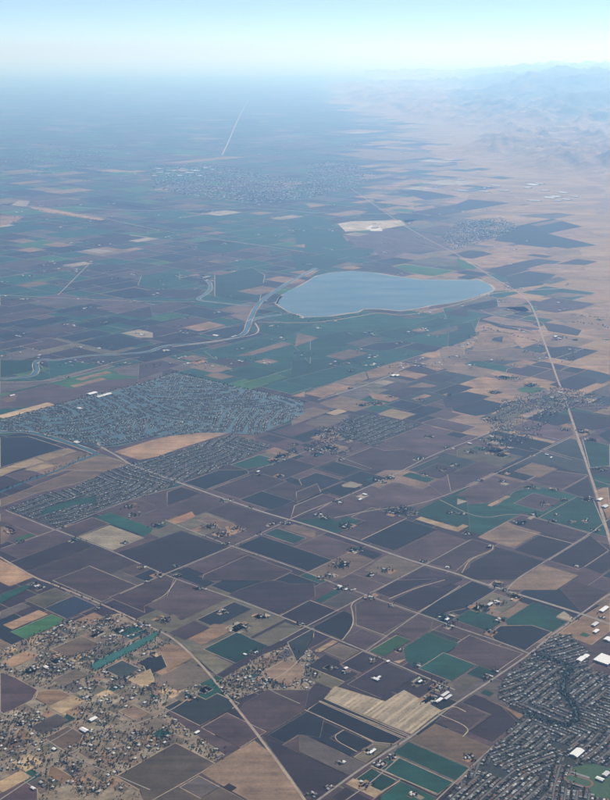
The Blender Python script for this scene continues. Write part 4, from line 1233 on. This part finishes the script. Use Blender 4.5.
# ------------------------------------------------------------------ roads
RLAB = {'highway': 'long pale two-lane highway crossing the fields diagonally', 'rail': 'curving rail line and tree-lined road past the rural house lots'}
for i, (k, w, p) in enumerate(ROADS):
    q = smooth_line(p, 2); mat = {'highway': M_ROAD, 'rail': M_RAIL, 'road': M_ROAD, 'railway': M_RAIL, 'track': M_TRACK}[k]
    me, loc = ribbon_mesh('road', [(q, w * {'highway': 1.1, 'railway': .62, 'rail': 1.0}.get(k, .85), .12)], mat, 1.3 + i * .012)
    cx, cy = p[len(p) // 2]
    near = sorted((seg_dist(cx, cy, m[1]), m[0]) for m in MARKS if m[1] is not p)
    lab = RLAB.get(k) or {'road': 'pale farm road near ', 'railway': 'pale straight railway corridor near ', 'track': 'thin dusty track near '}[k] + near[0][1] + ' and ' + near[1][1]
    tag(link({'railway': 'railway', 'rail': 'railway'}.get(k, 'track' if k == 'track' else 'road'), me, loc=loc), lab, 'railway' if k in ('rail', 'railway') else k if k == 'track' else 'road', 'roads and tracks between the fields', 'structure')

# ------------------------------------------------------------------ houses and trees: collect positions, then the nearest become objects
houses = []; trees = []      # houses (x, y, rz, length, width, roof, zone); trees (x, y, height, radius, leaf, zone)
TREE_EXCL = []
def add_tree(x, y, h, zone, leaf=None): trees.append((x, y, h * random.uniform(.7, 1.2), h * random.uniform(.3, .52), random.random() < .3 if leaf is None else leaf, zone))
def add_house(x, y, rz, zone, big=1.0, roofs=(5, 4, 4, 4, 1, 1.4)):
    houses.append((x, y, rz, random.uniform(11.5, 15.5) * big, random.uniform(9, 12) * big, random.choices(range(6), roofs)[0], zone))
def suburb(poly, zone, excl, cell=420, row=27, lot=16, tree_p=1.35, skip=.06, line_excl=None, tree_h=7.5):
    bb = bbox(poly); seeds = []; streets = []
    n = max(1, int((bb[2] - bb[0]) * (bb[3] - bb[1]) / cell ** 2))
    for _ in range(n): seeds.append((random.uniform(bb[0], bb[2]), random.uniform(bb[1], bb[3]), GRID + random.choice((0, 0, 0, math.pi / 2, .35, -.3))))
    for si, (sx, sy, a) in enumerate(seeds):
        ca, sa = math.cos(a), math.sin(a); R_ = cell * 1.6; curve = random.uniform(-1, 1) / 1500; brk = random.randint(7, 12); cnt = 0
        nv = int(R_ / row)
        for k in range(-nv // 2, nv // 2 + 1):                # one street between each pair of house rows
            run = []
            for q in range(int(2 * R_ / 18) + 1):
                u = -R_ + q * 18; v = k * row * 2.1 + curve * u * u; x, y = sx + u * ca - v * sa, sy + u * sa + v * ca
                if inside(x, y, poly) and not (line_excl and seg_dist(x, y, line_excl) < 36) and not any(inside(x, y, e) for e in excl) and min(range(len(seeds)), key=lambda m: (seeds[m][0] - x) ** 2 + (seeds[m][1] - y) ** 2) == si: run.append((x, y))
                else:
                    if len(run) > 2: streets.append((run, 9.5, .05))
                    run = []
            if len(run) > 2: streets.append((run, 9.5, .05))
        for iv in range(-nv, nv + 1):
            u = -R_ + random.uniform(0, lot)
            while u < R_:
                v = (iv // 2) * row * 2.1 + (row * .55 if iv % 2 else -row * .55) + curve * u * u + random.uniform(-2.5, 2.5)
                x, y = sx + u * ca - v * sa, sy + u * sa + v * ca
                u += lot * random.uniform(.9, 1.2)
                if not inside(x, y, poly) or any(inside(x, y, e) for e in excl): continue
                if min(range(len(seeds)), key=lambda k: (seeds[k][0] - x) ** 2 + (seeds[k][1] - y) ** 2) != si: continue
                if line_excl and seg_dist(x, y, line_excl) < 28: continue
                cnt += 1
                if cnt % brk == 0: continue
                if iv % 7 == 0 and random.random() < .35: continue
                if random.random() > skip: add_house(x, y, a + random.choice((0, math.pi / 2)) + random.uniform(-.06, .06), zone)
                for _ in range(int(tree_p) + (random.random() < tree_p % 1)):
                    sd = (.5 if iv % 2 else -.5) * row; add_tree(x - sa * sd + random.uniform(-8, 8), y + ca * sd + random.uniform(-8, 8), tree_h, zone)
    if streets:
        me, loc = ribbon_mesh('street', streets, M_STREET, 1.05)
        tag(link('street', me, loc=loc), {'town': 'grey residential streets threading the packed suburb', 'creekside': 'grey residential streets of the creekside housing estate', 'village': 'grey streets of the village beside a plum brown field'}.get(zone, 'dusty streets of the town along the straight railway'), 'street', kind='structure')
M_STREET = plain_mat('street_asphalt', (.095, .09, .084), .2, 30)
sheet('town_ground', SUB_TOWN, M_TOWN, .95, 'dark streets and yards under the packed suburb', 'ground', 'structure')
town_excl = [PARK, TRACK] + [p for c, p in FIELDS + SMALL_FIELDS if c in 'GtyL' and inside(*p[0], SUB_TOWN)] + [BIG_WAREHOUSE]
suburb(SUB_TOWN, 'town', town_excl, cell=330, tree_p=1.7, line_excl=smooth_line(CREEK, 2))
sheet('park_lawn', PARK, M_LAWN, 1.0, 'green school playing field in the packed suburb', 'lawn', 'structure')
# creek through the suburb: dark trees
cr = smooth_line(CREEK, 2)
def along(p, step):
    for a, b in zip(p[:-1], p[1:]):
        L = math.hypot(b[0] - a[0], b[1] - a[1]); n = max(1, int(L / step))
        for i in range(n):
            t = (i + random.random()) / n; yield a[0] + (b[0] - a[0]) * t, a[1] + (b[1] - a[1]) * t
me, loc = ribbon_mesh('creek', [(cr, 16, .3)], M_RIVER, 1.02)
tag(link('creek', me, loc=loc), 'dark tree-lined creek winding through the packed suburb', 'creek', kind='structure')
for x, y in along(cr, 2.2): add_tree(x + random.choice((-1, 1)) * abs(random.gauss(11, 5)), y + random.gauss(0, 8), 8.5, 'creek', 0)
# creekside estate
sheet('town_ground', SUB_CREEKSIDE, M_TOWN, .95, 'dark streets and yards under the creekside housing estate', 'ground', 'structure')
sheet('golf_course', GOLF, MAT['g'], 1.0, 'teal green golf course winding through the creekside housing estate', 'golf course', 'structure')
suburb(SUB_CREEKSIDE, 'creekside', [GOLF], cell=330, row=36, lot=19, tree_p=1.0)
# lagoon estate: strips of land with houses between arms of water
tag(sheet('lagoon', LAGOON, M_LAGOON, .96), 'blue-green lagoon water between the curving house rows', 'lagoon', kind='structure')
def lagoon():
    strips = []; bb = bbox(LAGOON); seeds = []
    for _ in range(int((bb[2] - bb[0]) * (bb[3] - bb[1]) / 620 ** 2)): seeds.append((random.uniform(bb[0], bb[2]), random.uniform(bb[1], bb[3]), random.uniform(0, math.pi)))
    for si, (sx, sy, a) in enumerate(seeds):
        ca, sa = math.cos(a), math.sin(a); v = -900.0; curve = random.uniform(-1, 1) / 900
        while v < 900:
            run = []; ph = random.uniform(0, 6); f1 = random.uniform(90, 200); amp = random.uniform(6, 16); u = -900
            while u < 900:
                vv = v + amp * math.sin(u / f1 + ph) + curve * u * u
                x, y = sx + u * ca - vv * sa, sy + u * sa + vv * ca
                ok = inside(x, y, LAGOON) and random.random() > .06 and min(range(len(seeds)), key=lambda k: (seeds[k][0] - x) ** 2 + (seeds[k][1] - y) ** 2) == si
                if ok: run.append((x, y))
                else:
                    if len(run) > 2: strips.append(run)
                    run = []
                u += 26
            v += random.uniform(54, 82)
    me, loc = ribbon_mesh('lagoon_bank', [(r, 52, .35) for r in strips], M_TOWN, 1.0)
    tag(link('lagoon_bank', me, loc=loc), 'curving strips of built-up land between the lagoon arms', 'banks', kind='stuff')
    for r in strips:
        L, R2 = ribbon(r, 24)
        for side in (L, R2):
            for i, (x, y) in enumerate(side):
                k = min(i, len(side) - 2); a2 = math.atan2(side[k + 1][1] - side[k][1], side[k + 1][0] - side[k][0])
                if random.random() < .72: add_house(x + random.uniform(-3, 3), y + random.uniform(-3, 3), a2, 'lagoon', 1.0, (6, 5, 3, 2, 1, 4))
                if random.random() < .85: add_tree(x + random.uniform(-14, 14), y + random.uniform(-14, 14), 8, 'lagoon')
lagoon()
sheet('town_ground', VILLAGE, M_TOWN, .95, 'dark streets and yards under the village beside a plum brown field', 'ground', 'structure')
suburb(VILLAGE, 'village', [], cell=400, row=42, lot=22, tree_p=.9)
def scatter(poly, n, fn, cl=None):
    bb = bbox(poly); k = 0; tries = 0
    while k < n and tries < n * 60:
        tries += 1; x, y = random.uniform(bb[0], bb[2]), random.uniform(bb[1], bb[3])
        if inside(x, y, poly) and (cl is None or cl(x, y)): fn(x, y); k += 1
nz = lambda x, y, s, seed: float(vnoise(np.array([x / s]), np.array([y / s]), seed)[0])
OPEN = [inset(p, -6) for c, p in FIELDS if c in 'pdnsgGNCtyLwbB' and min(q[1] for q in p) < 9500]
OPENB = [(bbox(p), p) for p in OPEN]
def in_field(x, y): return any(b[0] < x < b[2] and b[1] < y < b[3] and inside(x, y, p) for b, p in OPENB)
def rural(poly, ntree, nhouse, zone):
    scatter(poly, nhouse, lambda x, y: (add_house(x, y, GRID + random.choice((0, math.pi / 2)) + random.uniform(-.1, .1), zone, random.uniform(.9, 1.4), (4, 4, 2, 2, 1, 4)),
            [add_tree(x + random.gauss(0, 22), y + random.gauss(0, 22), random.uniform(5, 11), zone) for _ in range(random.randint(2, 7))]), lambda x, y: nz(x, y, 170, 5) > .30 and not in_field(x, y))
    scatter(poly, ntree, lambda x, y: add_tree(x, y, random.uniform(3.5, 11), zone, random.random() < .45), lambda x, y: nz(x, y, 90, 8) > .46 and not in_field(x, y))
rural(RURAL, 2100, 420, 'rural'); rural(RURAL2, 420, 90, 'farm'); rural(RURAL3, 420, 130, 'far'); rural(RURAL4, 900, 300, 'far')
suburb(RAIL_TOWN, 'far', [], cell=600, row=60, lot=34, tree_p=1.0, skip=.3, tree_h=10)
for k, w, p in ROADS:                      # more farmyards strung along the farm roads
    if k in ('road', 'highway') and p[0][1] < 15500:
        for x, y in along(p, 330):
            if random.random() < (.34 if y < 9500 else .5):
                a = GRID + random.choice((0, 1, 2, 3)) * math.pi / 2; q = (round(x + 48 * math.cos(a)), round(y + 48 * math.sin(a)))
                if not (inside(q[0], q[1], SUB_TOWN) or inside(q[0], q[1], SUB_CREEKSIDE) or inside(q[0], q[1], LAGOON)): FARMS.append((q[0], q[1], random.randint(16, 34)))
yards = []
for x, y, r in FARMS:
    for _ in range(random.randint(1, 3)):
        u, v = random.uniform(.5, 1.3) * r, random.uniform(.4, 1.0) * r; x2, y2 = x + random.gauss(0, r * .5), y + random.gauss(0, r * .5); ca, sa = math.cos(GRID), math.sin(GRID)
        yards.append(([(x2 + a * ca - b * sa, y2 + a * sa + b * ca) for a, b in ((-u, -v), (u, -v), (u, v), (-u, v))], random.choices(range(5), (4, 3, 2, 2, 2))[0]))
me, loc = poly_mesh('farmyard_ground', yards, .94, [MAT[c] for c in 'tBlkg'])
tag(link('farmyard_ground', me, loc=loc), 'small pale and weedy yards around the scattered farmsteads', 'yards', kind='stuff')
for x, y, r in FARMS:
    n = max(9, int(r * r / 55)); n = min(n, 70)
    for _ in range(n): add_tree(x + random.gauss(0, r * .6), y + random.gauss(0, r * .6), random.uniform(6, 14), 'farm' if y < 9000 else 'far')
    for _ in range(random.randint(3, 6)): add_house(x + random.gauss(0, r * .5), y + random.gauss(0, r * .5), GRID + random.choice((0, math.pi / 2)), 'farm' if y < 9000 else 'far', random.uniform(.9, 1.5), (4, 3, 1, 1, 0, 5))
# trees along the rail line and roads
for x, y in along(smooth_line(ROADS[1][2][3:7], 1), 26): add_tree(x + random.choice((-1, 1)) * random.uniform(14, 22), y + random.uniform(-8, 8), 10, 'rail')
for k, w, p in ROADS:
    if k == 'road' and p[0][1] < 16000:
        for x, y in along(p, 120):
            if random.random() < .25 and not in_field(x, y):
                for _ in range(random.randint(1, 4)): add_tree(x + random.choice((-1, 1)) * random.uniform(16, 26), y + random.choice((-1, 1)) * random.uniform(12, 24), 9, 'road' if y < 9000 else 'far')
for w, p in TREELINES:
    for x, y in along(p, 16 + p[0][1] * .0006): add_tree(x + random.gauss(0, w * .35), y + random.gauss(0, w * .35), 11 + p[0][1] * .0002, 'far', 0)
# turquoise netted field is walled by trees
cp = [p for c, p in FIELDS if c == 'C'][0]
for x, y in along(cp + cp[:1], 9): add_tree(x + random.gauss(0, 5), y + random.gauss(0, 5), 9, 'netting', 0)
# far towns: pale specks of roofs
for poly, n, s in ((FAR_SUBURB, 1500, 1.3), (FAR_TOWN_A, 1500, 2.5), (FAR_TOWN_B, 500, 2.3), (FAR_TOWN_C, 260, 2.2)):
    scatter(poly, n, lambda x, y: add_house(x, y, GRID + random.choice((0, math.pi / 2)), 'far', s * random.uniform(.8, 1.6), (5, 3, 1, 1, 0, 4)))
    scatter(poly, n // 2, lambda x, y: add_tree(x, y, 12 * s, 'far'))
def far_specks(n):
    for _ in range(n):
        y = 13500 + 36000 * random.random() ** 1.7; x = random.uniform(-.30, .30) * y
        if inside(x, y, LAKE) or inside(x, y, LAGOON) or x > 3600 + (y - 14000) * .12: continue
        s = 1.2 + y / 22000
        for _ in range(random.randint(1, 4)): add_house(x + random.gauss(0, 50), y + random.gauss(0, 50), GRID + random.choice((0, math.pi / 2)), 'far', s * random.uniform(.8, 1.7), (4, 3, 1, 1, 0, 5))
        for _ in range(random.randint(2, 9)): add_tree(x + random.gauss(0, 70), y + random.gauss(0, 60), 9 + y / 4500, 'far', 0)
far_specks(420)
print('houses', len(houses), 'trees', len(trees))

def house_mesh(name, L, W, roof, hip):
    l, w, h, r = L / 2, W / 2, 4.6, 7.6; e = .6
    v = [(-l, -w, 0), (l, -w, 0), (l, w, 0), (-l, w, 0), (-l, -w, h), (l, -w, h), (l, w, h), (-l, w, h)]
    f = [(0, 1, 5, 4), (1, 2, 6, 5), (2, 3, 7, 6), (3, 0, 4, 7)]; mi = [0] * 4
    k = l - (w if hip else -e); b = len(v)
    v += [(-l - e, -w - e, h - .2), (l + e, -w - e, h - .2), (l + e, w + e, h - .2), (-l - e, w + e, h - .2), (-k, 0, r), (k, 0, r)]
    f += [(b, b + 1, b + 5, b + 4), (b + 2, b + 3, b + 4, b + 5), (b + 1, b + 2, b + 5), (b + 3, b, b + 4)]; mi += [1, 1, 1 if hip else 0, 1 if hip else 0]
    me = bpy.data.meshes.new(name); me.from_pydata(v, [], f); me.materials.append(M_WALL); me.materials.append(ROOFS[roof])
    me.polygons.foreach_set('material_index', mi); me.update(); return me
HM = {(r, hp): house_mesh('house', 16, 11.5, r, hp) for r in range(6) for hp in (0, 1)}
ROOFN = ['light grey', 'beige', 'brown', 'slate grey', 'terracotta', 'pale']
ZLAB = {'town': 'in the packed suburb', 'rural': 'on a dry rural lot beside the curving rail line', 'farm': 'in a farmyard between ploughed fields', 'creekside': 'in the creekside housing estate',
        'lagoon': 'in the lagoon housing estate', 'village': 'in the village', 'far': 'far along the valley'}
houses.sort(key=lambda h: h[0] ** 2 + h[1] ** 2)
inview = lambda x, y: abs(x) < .2525 * (y * .961 + 972) and y > 5080
vis = [h for h in houses if inview(h[0], h[1])]; ind = set(id(h) for h in vis[:300])
HMARK = [('beside the creek trees', CREEK), ('beside the school playing field', PARK + PARK[:1]), ('beside the running track', TRACK + TRACK[:1]), ('beside the big white warehouse', BIG_WAREHOUSE + BIG_WAREHOUSE[:1])]
for c, p in FIELDS:
    if min(seg_dist(x, y, SUB_TOWN + SUB_TOWN[:1]) for x, y in p) < 120 or any(inside(x, y, SUB_TOWN) for x, y in p): HMARK.append((f'facing the {LOOK[c][0]} field', p + p[:1]))
def house_spot(h):
    if h[6] != 'town': return ''
    d, n_ = min((seg_dist(h[0], h[1], m[1]), m[0]) for m in HMARK)
    e = seg_dist(h[0], h[1], SUB_TOWN + SUB_TOWN[:1])
    return n_ if d < 75 else 'on the outer edge' if e < 40 else 'one street from ' + n_.split(' ', 1)[1] if d < 160 else 'deep in the middle'
for h in vis[:300]:
    hip = int(h[3] * 10) % 2
    o = link('house', HM[(h[5], hip)], loc=(h[0], h[1], .9), rz=h[2]); o.scale = (h[3] / 16, h[4] / 11.5, 1)
    tag(o, f'{"hipped" if hip else "gabled"} {ROOFN[h[5]]} roofed ' + (f'suburb house {house_spot(h)}' if h[6] == 'town' else f'house {ZLAB[h[6]]}'), 'house', f'{ROOFN[h[5]]} roofed {"hipped" if hip else "gabled"} houses {ZLAB[h[6]]}')
rest = [h for h in houses if id(h) not in ind]
A = np.array([h[:6] for h in rest]); n = len(A)
base = np.array([(-1, -1, 0), (1, -1, 0), (1, 1, 0), (-1, 1, 0), (-1, -1, 4.6), (1, -1, 4.6), (1, 1, 4.6), (-1, 1, 4.6), (-.45, 0, 7.6), (.45, 0, 7.6)], float)
P = np.repeat(base[None], n, 0); P[:, :, 0] *= A[:, 3:4] / 2; P[:, :, 1] *= A[:, 4:5] / 2
c, s = np.cos(A[:, 2:3]), np.sin(A[:, 2:3]); px = P[:, :, 0] * c - P[:, :, 1] * s + A[:, 0:1]; py = P[:, :, 0] * s + P[:, :, 1] * c + A[:, 1:2]
V = np.stack([px, py, P[:, :, 2] + .9], -1).reshape(-1, 3)
fq = np.array([(0, 1, 5), (0, 5, 4), (1, 2, 6), (1, 6, 5), (2, 3, 7), (2, 7, 6), (3, 0, 4), (3, 4, 7), (4, 5, 9), (4, 9, 8), (6, 7, 8), (6, 8, 9), (5, 6, 9), (7, 4, 8)])
Fh = (fq[None] + (np.arange(n) * 10)[:, None, None]).reshape(-1, 3)
mi = np.repeat(np.array([[0] * 8 + [1] * 6]), n, 0); mi = np.where(mi == 1, A[:, 5:6].astype(int) + 1, 0).reshape(-1)
tag(link('housing', np_mesh('housing', V, Fh, [M_WALL] + ROOFS, mi)), 'thousands of small pale roofs packed in the farther neighbourhoods', 'housing', kind='stuff')

# trees
def ico(sub):
    bm = bmesh.new(); bmesh.ops.create_icosphere(bm, subdivisions=sub, radius=1); v = np.array([q.co[:] for q in bm.verts]); f = np.array([[w.index for w in q.verts] for q in bm.faces]); bm.free(); return v, f
def tree_mesh(name, leaf, seed):
    r = random.Random(seed); v = []; f = []; mi = []
    def tube(a, b, ra, rb):
        k = len(v); d = np.array(b) - np.array(a); d = d / np.linalg.norm(d); u = np.cross(d, (.3, .9, .2)); u /= np.linalg.norm(u); w = np.cross(d, u)
        for q, rad in ((a, ra), (b, rb)):
            for i in range(5): v.append(tuple(np.array(q) + rad * (u * math.cos(i * 1.2566) + w * math.sin(i * 1.2566))))
        for i in range(5): f.append((k + i, k + (i + 1) % 5, k + 5 + (i + 1) % 5, k + 5 + i)); mi.append(0)
    tube((0, 0, 0), (.02, .01, .42), .035, .022)
    lobes = []
    for i in range(6):
        a = i * 1.05 + r.uniform(-.3, .3); q = (.26 * math.cos(a) * r.uniform(.6, 1.2), .26 * math.sin(a) * r.uniform(.6, 1.2), r.uniform(.48, .8)); lobes.append((q, r.uniform(.15, .24))); tube((.02, .01, .38), q, .018, .006)
    lobes.append(((0, 0, .82), .2))
    for q, R_ in lobes:
        for _ in range(26):
            d = np.array([r.gauss(0, 1) for _ in range(3)]); d /= np.linalg.norm(d)
            c0 = np.array(q) + d * R_ * r.uniform(.55, 1.1); sz = r.uniform(.055, .1)
            u = np.cross(d, (r.random(), r.random(), r.random())); u /= np.linalg.norm(u) or 1; w = np.cross(d, u); w = w * .8 + d * r.uniform(-.5, .5)
            k = len(v); v.extend([tuple(c0 + sz * u), tuple(c0 + sz * w), tuple(c0 - sz * u), tuple(c0 - sz * w)]); f.append((k, k + 1, k + 2, k + 3)); mi.append(1)
    me = bpy.data.meshes.new(name); me.from_pydata(v, [], f); me.materials.append(M_BARK); me.materials.append(M_LEAF[leaf]); me.polygons.foreach_set('material_index', mi); me.update(); return me
TM = {(l, s): tree_mesh('tree', l, 10 * l + s) for l in (0, 1) for s in range(3)}
TZ = {'town': 'in the packed suburb', 'rural': 'on a dry lot', 'farm': 'in a farmyard between fields', 'rail': 'beside the curving rail line', 'road': 'beside a farm road',
      'creek': 'along the creek through the suburb', 'netting': 'bordering the turquoise field', 'far': 'far along the valley', 'creekside': 'in the creekside estate', 'lagoon': 'in the lagoon estate', 'village': 'in the village'}
trees.sort(key=lambda t: t[0] ** 2 + t[1] ** 2)
vt = [t for t in trees if inview(t[0], t[1])]; big = sorted(vt[:900], key=lambda t: -t[2] * t[3] / (t[0] ** 2 + t[1] ** 2))[:300]; ind = set(id(t) for t in big)
near_h = vis[:900]
def tree_spot(t):
    if t[5] == 'creek': return ''
    d, h = min(((h[0] - t[0]) ** 2 + (h[1] - t[1]) ** 2, h) for h in near_h)
    if d < 24 ** 2: return f'beside a {ROOFN[h[5]]} roofed house'
    return 'away from any house' if d > 60 ** 2 else f'near a {ROOFN[h[5]]} roofed house'
for i, t in enumerate(big):
    o = link('tree', TM[(int(t[4]), i % 3)], loc=(t[0], t[1], .6), rz=random.uniform(0, 6.28)); o.scale = (t[3] * 2.1, t[3] * 2.1, t[2])
    tag(o, f'{"tall" if t[2] > 12 else "low"} {"olive" if t[4] else "dark"} green tree {TZ[t[5]]} {tree_spot(t)}'.strip(), 'tree', f'{"olive green" if t[4] else "dark green"} trees {TZ[t[5]]}')
restt = [t for t in trees if id(t) not in ind]
def tree_mass(name, ts, leaf, label):
    bv, bf = ico(1); nv = len(bv); T = np.array([t[:4] for t in ts], float); n = len(T)
    # two uneven lobes and a short trunk for each tree
    allv = []; allf = []; mi = []; off = 0
    for lobe in range(2):
        j = 1 + .30 * RNG.standard_normal((n, nv, 1)); q = bv[None] * j
        r = T[:, 3] * (1.0 if lobe == 0 else .68)
        ang = RNG.uniform(0, 6.28, n); o = 0 if lobe == 0 else .75
        x = q[:, :, 0] * r[:, None] + (T[:, 0] + o * T[:, 3] * np.cos(ang))[:, None]; y = q[:, :, 1] * r[:, None] + (T[:, 1] + o * T[:, 3] * np.sin(ang))[:, None]
        z = q[:, :, 2] * (T[:, 2] * (.36 if lobe == 0 else .27))[:, None] + (T[:, 2] * (.62 if lobe == 0 else .5))[:, None]
        allv.append(np.stack([x, y, z + .6], -1).reshape(-1, 3)); allf.append((bf[None] + (np.arange(n) * nv)[:, None, None]).reshape(-1, 3) + off); mi.append(np.ones(n * len(bf))); off += n * nv
    tv = np.array([(1, 0, 0), (-.5, .87, 0), (-.5, -.87, 0), (0, 0, 1)], float); tf = np.array([(0, 1, 3), (1, 2, 3), (2, 0, 3)])
    x = tv[None, :, 0] * .5 + T[:, 0:1]; y = tv[None, :, 1] * .5 + T[:, 1:2]; z = tv[None, :, 2] * T[:, 2:3] * .5 + .4
    allv.append(np.stack([x, y, z], -1).reshape(-1, 3)); allf.append((tf[None] + (np.arange(n) * 4)[:, None, None]).reshape(-1, 3) + off); mi.append(np.zeros(n * 3))
    tag(link(name, np_mesh(name, np.concatenate(allv), np.concatenate(allf), [M_BARK, M_LEAF[leaf]], np.concatenate(mi))), label, 'trees', kind='stuff')
tree_mass('tree_cover', [t for t in restt if not t[4]], 0, 'thousands of small dark green trees scattered over yards, creeks and lanes')
tree_mass('shrub_cover', [t for t in restt if t[4]], 1, 'thousands of small olive green trees and shrubs scattered over yards and lanes')

# ------------------------------------------------------------------ larger buildings
def shed(name, x, y, L, W, h, mat, rz, label, cat, group=None, ridges=1):
    root = bpy.data.objects.new(name, None); COL.objects.link(root); root.location = (x, y, .9); root.rotation_euler = (0, 0, rz); root.empty_display_size = 5
    l, w = L / 2, W / 2
    v = [(-l, -w, 0), (l, -w, 0), (l, w, 0), (-l, w, 0), (-l, -w, h), (l, -w, h), (l, w, h), (-l, w, h)]
    me = bpy.data.meshes.new('wall'); me.from_pydata(v, [], [(0, 1, 5, 4), (1, 2, 6, 5), (2, 3, 7, 6), (3, 0, 4, 7)]); me.materials.append(M_WALL); link('wall', me, root)
    for k in range(ridges):
        a, b = -w - .5 + (W + 1) * k / ridges, -w - .5 + (W + 1) * (k + 1) / ridges; m = (a + b) / 2; t = h + min((b - a) * .14, 6)
        v = [(-l - .6, a, h), (l + .6, a, h), (l + .6, m, t), (-l - .6, m, t), (l + .6, b, h), (-l - .6, b, h)]
        me = bpy.data.meshes.new('roof'); me.from_pydata(v, [], [(0, 1, 2, 3), (3, 2, 4, 5), (0, 3, 5), (1, 4, 2)]); me.materials.append(mat); link('roof', me, root)
    dm = bpy.data.meshes.new('door'); dm.from_pydata([(-3, -w - .12, 0), (3, -w - .12, 0), (3, -w - .12, h * .75), (-3, -w - .12, h * .75)], [], [(0, 1, 2, 3)]); dm.materials.append(M_GREYM); link('door', dm, root)
    tag(root, label, cat, group); return root
lab_seen = {}
for x, y, L, W, h, k in SHEDS:
    near = sorted((seg_dist(x, y, m[1]), m[0]) for m in MARKS)
    lab = f'{"long" if L > 1.9 * W else "broad"} {"white" if k == "w" else "grey"} metal roofed shed near {near[0][1]}'
    o = shed('shed', x, y, L, W, h, M_WHITE if k == 'w' else M_GREYM, GRID + random.choice((0, math.pi / 2)), lab, 'shed'); lab_seen.setdefault(lab, []).append(o)
for lab, os_ in lab_seen.items():
    for o in os_: o['group'] = lab.replace('shed', 'sheds')
wx = sum(q[0] for q in BIG_WAREHOUSE) / 6; wy = sum(q[1] for q in BIG_WAREHOUSE) / 6
shed('warehouse', wx, wy, 105, 96, 10, M_WHITE, GRID, 'big white warehouse with many parallel roof ridges beside the packed suburb', 'warehouse', ridges=6)
for x, y, L, W in WAREHOUSES:
    shed('warehouse', x, y, L * random.uniform(.7, 1.2), W * random.uniform(.7, 1.3), 14, random.choice((M_WHITE, M_WHITE, M_CONC, M_GREYM)), GRID + math.pi / 2 + random.uniform(-.15, .15), 'huge flat white warehouse at the foot of the hills' if x > 1000 else 'huge flat white warehouse in the far valley town', 'warehouse',
         'warehouses at the foot of the hills' if x > 1000 else 'warehouses in the far valley town', 2)
for p in (WHITE_PANS, WHITE_PANS_B): sheet('salt_pan', p, M_CONC, 1.1, 'bright white evaporation pan on a pale bare field', 'pan', 'structure', 'white evaporation pans')
# running track
def oval(L, W, n=40):
    out = []
    for i in range(n):
        a = 2 * math.pi * i / n; x = math.cos(a) * W / 2 + (L - W) / 2 * (1 if math.cos(a) > 0 else -1); out.append((x, math.sin(a) * W / 2))
    return out
tx_, ty_ = sum(q[0] for q in TRACK) / 4, sum(q[1] for q in TRACK) / 4
rt = bpy.data.objects.new('running_track', None); COL.objects.link(rt); rt.location = (tx_, ty_, 1.06); rt.rotation_euler = (0, 0, GRID + math.pi / 2 + .15)
tag(rt, 'red oval running track around a green infield with pale stands beside', 'running track')
me, loc = poly_mesh('lane', [(oval(150, 78), 0)], 0, [M_TRACKRED]); link('lane', me, rt)
me, loc = poly_mesh('infield', [(oval(128, 56), 0)], 0, [M_LAWN]); link('infield', me, rt, (0, 0, .05))
for sgn in (-1, 1):
    v = [(-40, 0, 0), (40, 0, 0), (40, 9, 0), (-40, 9, 0), (-40, 9, 6), (40, 9, 6), (-40, 0, 1), (40, 0, 1)]
    me = bpy.data.meshes.new('stand'); me.from_pydata(v, [], [(0, 1, 7, 6), (6, 7, 5, 4), (2, 3, 4, 5), (1, 2, 5, 7), (3, 0, 6, 4)]); me.materials.append(M_CONC)
    link('stand', me, rt, (0, sgn * 42, 0), 0 if sgn > 0 else math.pi)

# ------------------------------------------------------------------ the hazy air
bx = [(-620000, -25000), (620000, -25000), (620000, 1220000), (-620000, 1220000)]
v = [(x, y, -10) for x, y in bx] + [(x, y, 4350) for x, y in bx]
me = bpy.data.meshes.new('haze'); me.from_pydata(v, [], [(3, 2, 1, 0), (4, 5, 6, 7), (0, 1, 5, 4), (1, 2, 6, 5), (2, 3, 7, 6), (3, 0, 4, 7)])
hz = bpy.data.materials.new('hazy_air'); hz.use_nodes = True; nt = hz.node_tree
for nd in list(nt.nodes):
    if nd.type == 'BSDF_PRINCIPLED': nt.nodes.remove(nd)
pv = nt.nodes.new('ShaderNodeVolumePrincipled'); pv.inputs['Density'].default_value = HAZE_DENSITY; pv.inputs['Color'].default_value = (*HAZE_COLOR, 1); pv.inputs['Absorption Color'].default_value = (.85, .94, 1, 1); pv.inputs['Anisotropy'].default_value = 0.45
out = [q for q in nt.nodes if q.type == 'OUTPUT_MATERIAL'][0]; nt.links.new(pv.outputs[0], out.inputs['Volume'])
me.materials.append(hz)
tag(link('haze', me), 'pale blue haze filling the air over the valley', 'haze', kind='stuff')
